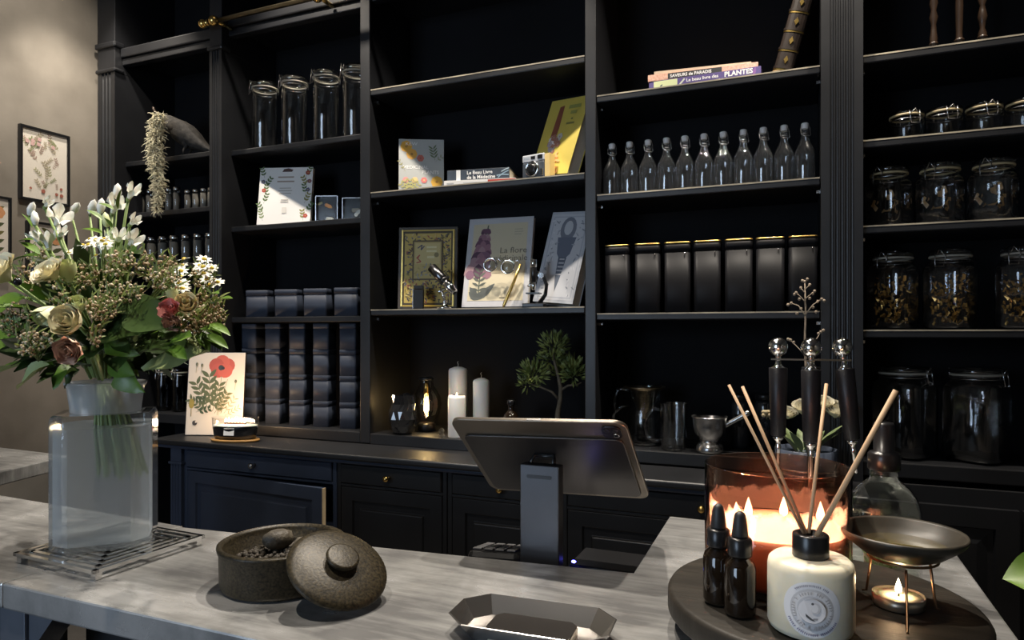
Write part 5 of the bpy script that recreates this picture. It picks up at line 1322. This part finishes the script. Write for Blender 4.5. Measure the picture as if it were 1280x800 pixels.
# amber candle
ac = onZ(970, 725, DZ)
t = thing('amber_candle', 'large amber glass jar candle with four burning wicks', 'candle', (ac.x, ac.y, DZ))
MB().lathe([(.076, 0), (.082, .004), (.083, .012), (.083, .139), (.0815, .140), (.080, .138), (.080, .008), (0, .006)], 56).build('glass_jar', AMBERG, t)
MB().lathe([(.077, .009), (.0785, .012), (.0785, .066), (.076, .0645), (0, .063)], 48).build('wax', mat('rosy_wax', (.70, .38, .28), .5, sss=.5, var=.05), t)
def film():
    m, nt, b = nodes_of('waxy_film'); nt.nodes.remove(b)
    tl = nt.nodes.new('ShaderNodeBsdfTranslucent'); tl.inputs[0].default_value = (1, .88, .84, 1)
    tr = nt.nodes.new('ShaderNodeBsdfTransparent')
    nz = nt.nodes.new('ShaderNodeTexNoise'); nz.inputs['Scale'].default_value = 55; nz.inputs['Detail'].default_value = 5
    tc = nt.nodes.new('ShaderNodeTexCoord'); sp = nt.nodes.new('ShaderNodeSeparateXYZ'); nt.links.new(tc.outputs['Object'], sp.inputs[0]); nt.links.new(tc.outputs['Object'], nz.inputs['Vector'])
    ad = nt.nodes.new('ShaderNodeMath'); ad.operation = 'MULTIPLY_ADD'; ad.inputs[1].default_value = -.05; nt.links.new(nz.outputs['Fac'], ad.inputs[0]); nt.links.new(sp.outputs['Z'], ad.inputs[2])
    mr = nt.nodes.new('ShaderNodeMapRange'); mr.inputs['From Min'].default_value = .066; mr.inputs['From Max'].default_value = .074; mr.inputs['To Min'].default_value = .85; mr.inputs['To Max'].default_value = .0
    nt.links.new(ad.outputs[0], mr.inputs['Value'])
    mx = nt.nodes.new('ShaderNodeMixShader'); nt.links.new(mr.outputs['Result'], mx.inputs[0]); nt.links.new(tr.outputs[0], mx.inputs[1]); nt.links.new(tl.outputs[0], mx.inputs[2])
    nt.links.new(mx.outputs[0], nt.nodes['Material Output'].inputs['Surface'])
    return m
MB().lathe([(.0792, .067), (.0792, .113)], 48, cap0=False, cap1=False).build('wax_film', film(), t)
rt = Vector((CY, SY, 0))
for k, (dx, dy) in enumerate(((-.050, -.006), (-.027, .018), (.018, .022), (.052, -.004))):
    p = rt * dx + Vector((-SY, CY, 0)) * dy
    MB().tube([(p.x, p.y, .062), (p.x + .001, p.y, .072)], .0012, 5).build('wick', INKBLACK, t)
    MB(Matrix.Translation((p.x, p.y, .070))).lathe([(0, 0), (.0045, .004), (.005, .009), (.003, .017), (0, .026)], 10).build('flame', emit('candle_flame', (1, .66, .34), 22), t)
    pl = bpy.data.lights.new('flame_light', 'POINT'); pl.energy = 2.2; pl.color = (1, .70, .54); pl.shadow_soft_size = .006
    o = bpy.data.objects.new('flame_light', pl); COL.objects.link(o); o.parent = t; o.location = (p.x, p.y, .083)
# dropper bottles
def dropper():
    t = thing('dropper_bottle', '', 'bottle', (0, 0, 0), 0, 'dropper bottles')
    MB().lathe([(.013, 0), (.0155, .002), (.0165, .005), (.0165, .050), (.0145, .056), (.010, .060), (.010, .062)], 28).build('body', BROWNG, t)
    MB().lathe([(.0120, .0625), (.0125, .064), (.0125, .080), (.0105, .082)], 28).build('collar', PLASTIC, t)
    MB().lathe([(.0080, .0822), (.0085, .084), (.0075, .094), (.0065, .102), (.0055, .106), (.003, .1085), (0, .109)], 20).build('rubber_bulb', mat('black_rubber', (.015, .015, .016), .5), t)
    return t
o1 = dropper(); o1.location = onZ(898, 753, DZ) + Vector((0, 0, .0004)); o1['label'] = 'small dark dropper bottle further from the reed diffuser'
p = onZ(925, 768, DZ); dup(o1, (p.x, p.y, DZ + .0004), 'small dark dropper bottle closer to the reed diffuser')
# reed diffuser
fc = onZ(1013, 785, DZ)
t = thing('reed_diffuser', 'frosted white diffuser bottle with black collar and round label', 'diffuser', (fc.x, fc.y, DZ + .0004), R(-2))
def frosted():
    m, nt, b = nodes_of('frosted_milky_glass')
    b.inputs['Base Color'].default_value = (.80, .74, .58, 1); b.inputs['Roughness'].default_value = .35
    b.inputs['Subsurface Weight'].default_value = .6; b.inputs['Subsurface Radius'].default_value = (.03, .025, .018)
    return m
FR = .041
MB().lathe([(FR * .86, 0), (FR * .95, .002), (FR, .007), (FR, .062), (FR * .97, .068), (FR * .88, .0715), (.018, .0725)], 48).build('bottle', frosted(), t)
MB().lathe([(.0172, .073), (.0175, .074), (.0175, .094), (.0165, .0955), (.012, .0955), (.011, .091), (0, .091)], 36).build('collar', PLASTIC, t)
def bend(a, name, rad, m_=INK):
    a.m.v = [((rad - y) * math.sin(x / rad), -(rad - y) * math.cos(x / rad), z) for x, y, z in a.m.v]
    return a.m.build(name, m_, t)
a = Art(); a.y = -.0001
LX, LZ = .002, .033
for ri in range(12):   # label disc in rings so that it follows the curve
    r0, r1 = .0268 * ri / 12, .0268 * (ri + 1) / 12
    c_ = (.80, .79, .80)
    if .0192 < r1 < .0205 or .0118 < r1 < .0136: c_ = (.55, .54, .55)
    elif .0136 <= r1 < .0192: c_ = (.70, .69, .70)
    y0 = a.y
    for k in range(32):
        a0, a1 = 2 * PI * k / 32, 2 * PI * (k + 1) / 32
        a.y = -.0002
        if ri: a.poly([(LX + r0 * math.cos(a0), LZ + r0 * math.sin(a0)), (LX + r1 * math.cos(a0), LZ + r1 * math.sin(a0)), (LX + r1 * math.cos(a1), LZ + r1 * math.sin(a1)), (LX + r0 * math.cos(a1), LZ + r0 * math.sin(a1))], c_)
        else: a.poly([(LX, LZ), (LX + r1 * math.cos(a0), LZ + r1 * math.sin(a0)), (LX + r1 * math.cos(a1), LZ + r1 * math.sin(a1))], c_)
bend(a, 'round_label', FR)
a = Art(); a.y = -.0004; rn = random.Random(5)
for rr, n_, a0, a1, ln, c_ in ((.0233, 20, 50, 130, .0022, (.30, .30, .36)), (.0233, 30, 205, 335, .0022, (.22, .22, .34)), (.0165, 40, 0, 352, .0030, (.36, .35, .36))):
    for k in range(n_):
        an = R(a0 + (a1 - a0) * (k + .5) / n_); c1, s1 = math.cos(an), math.sin(an)
        if rn.random() < .12: continue
        x, z = LX + rr * c1, LZ + rr * s1
        a.stroke([(x - c1 * ln / 2, z - s1 * ln / 2), (x + c1 * ln / 2, z + s1 * ln / 2)], .0007, c_)
        a.stroke([(x - c1 * ln / 2 * rn.choice([-1, 1]) - s1 * .0006, z + c1 * .0006), (x + s1 * .0007, z - c1 * .0007)], .0005, c_)
a.disc(LX, LZ, .0116, (.74, .72, .73), 20)
a.disc(LX + .003, LZ + .003, .0042, (.60, .58, .58), 12, 1.25); a.disc(LX + .002, LZ + .003, .0033, (.74, .72, .72), 12, 1.25); a.disc(LX + .0005, LZ + .007, .0012, (.1, .1, .1), 8)
a.poly([(LX - .0055, LZ - .003), (LX - .0035, LZ - .0045), (LX + .001, LZ - .008), (LX + .003, LZ - .0095), (LX - .001, LZ - .0088), (LX - .005, LZ - .006)], (.08, .08, .08))
a.poly([(LX - .001, LZ - .0085), (LX + .0045, LZ - .008), (LX + .005, LZ - .0062), (LX + .0015, LZ - .0066)], (.35, .34, .34))
bend(a, 'label_print', FR)
REED = mat('rattan_reed', (.58, .38, .22), .6, var=.12, scale=60, stretch=(1, 1, .05))
cap = Vector((fc.x, fc.y, DZ + .0935))
fwd = Vector((-SY, CY, 0))
for (tx, ty, off, bx, rr, l) in ((911, 481, .05, -.004, .0016, 'leftmost thin rattan reed in the diffuser'), (928, 483, .06, -.001, .0018, 'second rattan reed from the left in the diffuser'), (1033, 480, .07, .002, .0019, 'upright rattan reed in the diffuser'), (1120, 488, -.02, .005, .0027, 'thick rattan reed leaning far to the right')):
    dep = fwd.dot(cap) + off
    v = ray(tx, ty); tip = Vector((0, 0, 1.4)) + Vector(v) * dep
    b0 = cap + rt * bx + fwd * (off * .12) ; d = (tip - b0).normalized(); b1 = b0
    o = MB().tube([b1 - b0, tip - b0], rr, 10).build('reed', REED, None, b0)
    tag(o, l, 'reed', 'reeds in the diffuser')
# tealight burner
bc = onZ(1128, 757, DZ)
t = thing('oil_burner', 'dark ceramic oil burner bowl on a wire tripod', 'oil burner', (bc.x, bc.y, DZ + .0004))
BOWL = mat('dark_glazed_ceramic', (.022, .019, .014), .42, scale=30, col2=(.05, .043, .032), spec=.35)
zr = SZ(1128, 668, bc.y) - DZ
MB().lathe([(0, zr - .029), (.020, zr - .028), (.040, zr - .020), (.058, zr - .006), (.0625, zr + .001), (.0615, zr + .004), (.059, zr + .002), (.054, zr - .006), (.036, zr - .016), (0, zr - .021)], 56).build('bowl', BOWL, t)
MB().lathe([(0, zr - .0125), (.046, zr - .0125), (.044, zr - .0115), (0, zr - .0115)], 40).build('oil', mat('golden_oil', (.12, .095, .035), .04, coat=1.0), t)
WIRE = mat('copper_wire', (.30, .18, .10), .35, 1.0)
for px, py in ((1083, 741), (1134, 790), (1170, 764)):
    f = onZ(px, py, DZ) - Vector((bc.x, bc.y, DZ)); tp = Vector((f.x * .8, f.y * .8, zr - .021))
    MB().tube([(f.x * 1.12, f.y * 1.12, .0016), (f.x * 1.0, f.y * 1.0, .003), tuple(tp)], .0014, 6).build('leg', WIRE, t)
g = MB(); g.tube([(.034 * math.cos(2 * PI * k / 28), .034 * math.sin(2 * PI * k / 28), zr - .0255) for k in range(28)], .0014, 6, True); g.build('ring', WIRE, t)
tp = onZ(1123, 757, DZ)
t = thing('tealight', 'lit white tealight under the burner bowl', 'candle', (tp.x, tp.y, DZ + .0004))
MB().lathe([(.0240, 0), (.0255, .001), (.0262, .0125), (.0255, .0125), (.0245, .003), (0, .002)], 32).build('metal_cup', mat('tealight_aluminium', (.55, .5, .42), .3, .9), t)
MB().lathe([(.0243, .0032), (.0246, .0105), (0, .0100)], 28).build('wax', mat('hot_wax', (.90, .82, .66), .3, sss=.6), t)
MB().tube([(0, 0, .009), (.0006, 0, .0145)], .0009, 5).build('wick', INKBLACK, t)
MB(Matrix.Translation((0, 0, .013))).lathe([(0, 0), (.0032, .003), (.0034, .006), (.002, .011), (0, .017)], 10).build('flame', emit('tealight_flame', (1, .72, .40), 30), t)
pl = bpy.data.lights.new('tealight_light', 'POINT'); pl.energy = .22; pl.color = (1, .66, .36); pl.shadow_soft_size = .004
o = bpy.data.objects.new('tealight_light', pl); COL.objects.link(o); o.parent = t; o.location = (0, 0, .024)
# clear spray bottle
p = onZ(1105, 733, CT)
t = thing('spray_bottle', 'clear round-shouldered bottle with a black spray cap behind the burner', 'bottle', (p.x, p.y, CT + .0004), R(-5))
BR = .0455
MB().lathe([(.036, .002), (.042, .001), (BR, .006), (BR, .095), (.0445, .108), (.040, .124), (.031, .137), (.021, .145), (.0175, .149), (.0175, .160)], 40, cap1=False).build('body', CLEAR, t)
MB().lathe([(.041, .008), (.043, .012), (.043, .096), (0, .096)], 32).build('liquid', thin_glass('pale_liquid', (.90, .93, .88), ior=1.2, gain=.6), t)
MB().lathe([(.0195, .1605), (.0205, .162), (.0205, .182), (.018, .185), (.0132, .186), (.0132, .222), (.0115, .225), (0, .2255)], 32).build('spray_cap', PLASTIC, t)
a = Art(); a.y = -.0004
a.rect(-.026, .026, .018, .085, (.62, .62, .52))
rn = random.Random(2)
for k in range(10): a.sprig(-.022 + .04 * rn.random(), .02 + .03 * rn.random(), .025, R(60 + 60 * rn.random()), (.14, .2, .08), (.16, .24, .1), 3, .4, .4)
for k in range(9): a.flower(-.008 + .024 * rn.random(), .055 + .02 * rn.random(), .005, (.70, .28, .28), (.8, .5, .4), 5)
bend(a, 'label', BR)

# bar tool set
bt = onZ(1013, 668, CT)
t = thing('bar_tool_set', 'chrome stand hung with four black leather handled bar tools', 'bar tools', (bt.x, bt.y, CT + .0004), R(-1))
dB = Vector((-SY, CY, 0)).dot(Vector((bt.x, bt.y, 0)))
def hz(py): return 1.40 - (py - 415) * dB / F - CT
mm = dB / F
MB().lathe([(.058, 0), (.062, .003), (.060, .008), (.012, .012), (.008, .016)], 40).build('base', CHROME, t)
MB().lathe([(.0055, .0165), (.0055, hz(450))], 12).build('pole', CHROME, t)
zt = hz(451)
for k, (dx, dy) in enumerate(((-.052, .004), (.0, -.05), (.052, .004), (.002, .052))):
    g = MB(); d = Vector((dx, dy, 0)); s_ = Vector((-dy, dx, 0)).normalized() * .006
    g.loft([[s_ + Vector((0, 0, z)), -s_ + Vector((0, 0, z)), d * 1.22 - s_ + Vector((0, 0, z)), d * 1.22 + s_ + Vector((0, 0, z))] for z in (zt, zt + .003)], sm=False).build('arm', CHROME, t)
    tilt = .010 if k == 2 else (-.004 if k == 0 else 0)
    tl = thing('bar_tool', ['leftmost', 'front middle', 'rightmost, slightly tilted,', 'rear'][k] + ' bar tool with black leather handle and chrome ball', 'bar tool', Vector((bt.x + dx, bt.y + dy, CT + .0004 + zt)), 0, 'bar tools on the stand')
    tl.rotation_euler = (0, -math.atan(tilt / .1) if k == 2 else 0, 0)
    MB().lathe([(.0, .008), (.005, .0075), (.0048, -.006), (.0085, -.011), (.0125, -.0135)], 18, cap0=False).build('neck', CHROME, tl)
    MB().ball((0, 0, .0232), .0165, 24, 14).build('ball', CHROME, tl)
    MB().lathe([(.0148, -.0138), (.0156, -.0145), (.0148, -.07), (.0125, -.132), (.010, -.134)], 24).build('leather_handle', LEATHER, tl)
    MB().lathe([(.0085, -.1342), (.0095, -.136), (.0085, -.140), (.0045, -.143), (.004, -.150), (.0055, -.153), (.0035, -.158), (.0030, -.19), (0, -.192)], 16).build('tip', CHROME, tl)

# ================================================================== TABLET AND DEVICES
TL, TR = Vector((-.5126, .972, 1.2595)), Vector((-.226, .972, 1.2685)); BL = Vector((-.521, 1.132, 1.113))
ex_ = (TR - TL).normalized(); dn = (BL - TL); dn = (dn - ex_ * dn.dot(ex_)).normalized(); nb = ex_.cross(dn) # towards the screen or back
if nb.y > 0: nb = -nb
Wt, Ht = (TR - TL).length, .216
mt = Matrix((ex_, -dn, nb)).transposed().to_4x4()   # local x right, y up the tablet, z out of its back
t = thing('tablet', 'large brown-grey tablet seen from behind, tilted on its stand', 'tablet', (TL + TR) / 2 + dn * Ht / 2); t.rotation_euler = mt.to_euler()
def plate(w_, h_, r_, z0, z1, cx=0, cy=0, n=6): return [[(x, y, z) for x, y in rrect(w_, h_, r_, n, cx, cy)] for z in (z0, z1)]
TABM = mat('bronze_grey_aluminium', (.20, .175, .145), .34, .85, var=.05, scale=5)
MB().loft(plate(Wt, Ht, .018, -.0064, 0), True, True).build('shell', TABM, t, bevel=.0012)
MB().loft(plate(Wt - .006, Ht - .006, .016, -.0072, -.0065), True, True).build('screen', mat('dark_screen', (.01, .01, .012), .08), t)
MB().loft(plate(Wt - .022, Ht - .050, .012, .0002, .0038, 0, -.014), True, True).build('back_plate', mat('dark_mount_plate', (.060, .056, .055), .30, .7, var=.05), t, bevel=.001)
cb = MB().loft(plate(.029, .029, .009, .0002, .0026, Wt / 2 - .024, Ht / 2 - .022), True, True).build('camera_bump', PLASTIC, t)
for (x, y) in ((-.006, .006), (.006, -.006), (.006, .006)): MB(Matrix.Translation((Wt / 2 - .024 + x, Ht / 2 - .022 + y, .0027))).lathe([(.0045, 0), (.0045, .001), (.003, .0006), (0, .0006)], 14).build('lens', CHROME if x > 0 and y < 0 else PLASTIC, cb)
MB().box(-.01, .013, Ht / 2 - .0005, Ht / 2 + .0006, -.0045, -.002).build('button', STEEL, t)
t = thing('tablet_stand', 'dark grey slab post stand holding the tablet', 'stand', (SX(674, 1.006), 1.006, .8855))
POSTM = mat('dark_anodised', (.075, .075, .080), .32, .75, var=.05)
MB().box(-.0325, .0325, 0, .022, .0085, .305).build('post', POSTM, t, bevel=.0015)
MB().loft([[(x, y, z) for x, y in rrect(.10, .16, .01, 4, 0, .08)] for z in (0, .008)], True, True).build('base', POSTM, t)
MB().loft([[(x, -.0006, z) for x, z in rrect(.042, .006, .003, 4, 0, .287)], [(x, -.0002, z) for x, z in rrect(.042, .006, .003, 4, 0, .287)]], True, True, False).build('slot', PLASTIC, t)
MB().tube([(-.02, .012, .3055), (-.016, .024, .316), (.016, .024, .316), (.02, .012, .3055)], .004, 8).build('hinge', PLASTIC, t)
kp = onY(626, 694, 1.09)
t = thing('card_terminal', 'black card terminal keypad peeking above the counter edge', 'terminal', (kp.x, kp.y, .8855), R(10))
MB().box(-.04, .04, -.03, .05, 0, kp.z - .8855 - .022).build('dock', PLASTIC, t, bevel=.004)
body = MB().box(-.045, .045, -.06, .06, -.012, .012).build('body', PLASTIC, t, (0, 0, kp.z - .8855), bevel=.010, rot=(R(-12), 0, 0))
KEYM = mat('grey_key', (.10, .10, .105), .4, var=.1)
for i in range(4):
    for j in range(5): MB().box(-.037 + i * .0195, -.022 + i * .0195, -.052 + j * .021, -.037 + j * .021, .0122, .0155).build('key', KEYM, body, bevel=.001)
bx = onY(745, 697, 1.13)
t = thing('router_box', 'flat black device with a blue light beside the tablet stand', 'device', (bx.x, bx.y, .8855))
MB().box(-.034, .085, -.05, .05, 0, bx.z - .8855).build('case', PLASTIC, t, bevel=.004)
ld = onY(717, 702, 1.0785) - Vector((bx.x, bx.y, .8855))
MB(Matrix.Translation((ld.x, -.0508, ld.z)) @ Matrix.Rotation(R(90), 4, 'X')).lathe([(.0030, 0), (.0028, .0012), (0, .0018)], 14, ex=1.3, ey=.8).build('blue_light', emit('blue_led', (.12, .12, 1), 14), t)
pl = bpy.data.lights.new('led_light', 'POINT'); pl.energy = .010; pl.color = (.1, .1, 1); pl.shadow_soft_size = .004
o = bpy.data.objects.new('led_light', pl); COL.objects.link(o); o.parent = t; o.location = (ld.x, -.062, ld.z + .006)

# ================================================================== FLOOR PLANT AT RIGHT
t = thing('floor_plant', 'glossy green houseplant whose leaf enters at the right edge', 'plant', (.70, 1.22, .0005))
MB().lathe([(.10, 0), (.12, .004), (.15, .26), (.155, .28), (.145, .28), (.14, .25), (0, .25)], 32).build('pot', mat('dark_terracotta', (.07, .05, .045), .6), t)
o_ = Vector((.70, 1.22, .0005))
for k, (tip, base, W) in enumerate(((onY(1252, 719, 1.24) - o_, onY(1330, 722, 1.24) - o_, .075), ((-.1, .15, 1.0), (.0, .05, .92), .07), ((.15, .1, 1.05), (.03, .03, .93), .07), ((.14, -.1, .9), (.03, -.03, .8), .07), ((-.02, -.16, .8), (0, -.04, .72), .07), ((.0, .18, .86), (0, .06, .8), .07))):
    tip, base = Vector(tip), Vector(base)
    g = MB(); blade(g, base, tip - base, (0, -.6, .8), (tip - base).length, W, .12, .3, 9, .03); g.build('leaf', LEAFG, t)
    MB().tube([(0, 0, .25), (base.x * .3, base.y * .3, base.z * .7), tuple(base)], .005, 6).build('stalk', STEMG, t)
# ================================================================== CEILING SPOT HOUSINGS
SPOTL = ['over the moss shelf', 'over the tall jar bay', 'over the standing books', 'over the swing-top bottles', 'over the preserving jars', 'aimed at the framed prints', 'aimed at the stone pot', 'aimed at the round board', 'aimed at the bouquet', 'aimed at the right wall', 'aimed at the front wall']
for i, (x, y, p, tg) in enumerate(SPOTS):
    t = thing('track_spotlight', 'black ceiling spotlight ' + SPOTL[i], 'spotlight', (x, y, CEIL - .001), 0, 'ceiling track spotlights')
    MB().lathe([(.03, -.03), (.03, 0)], 16).build('mount', PLASTIC, t); MB().tube([(0, 0, -.03), (0, 0, -.07)], .006, 6).build('arm', PLASTIC, t)
    d = (Vector(tg) - Vector((x, y, CEIL - .16))).normalized()
    MB(axis_m((0, 0, -.16), -d)).lathe([(.036, .005), (.038, .005), (.038, .09), (.03, .10), (0, .10)], 20, cap0=False).build('can', PLASTIC, t)
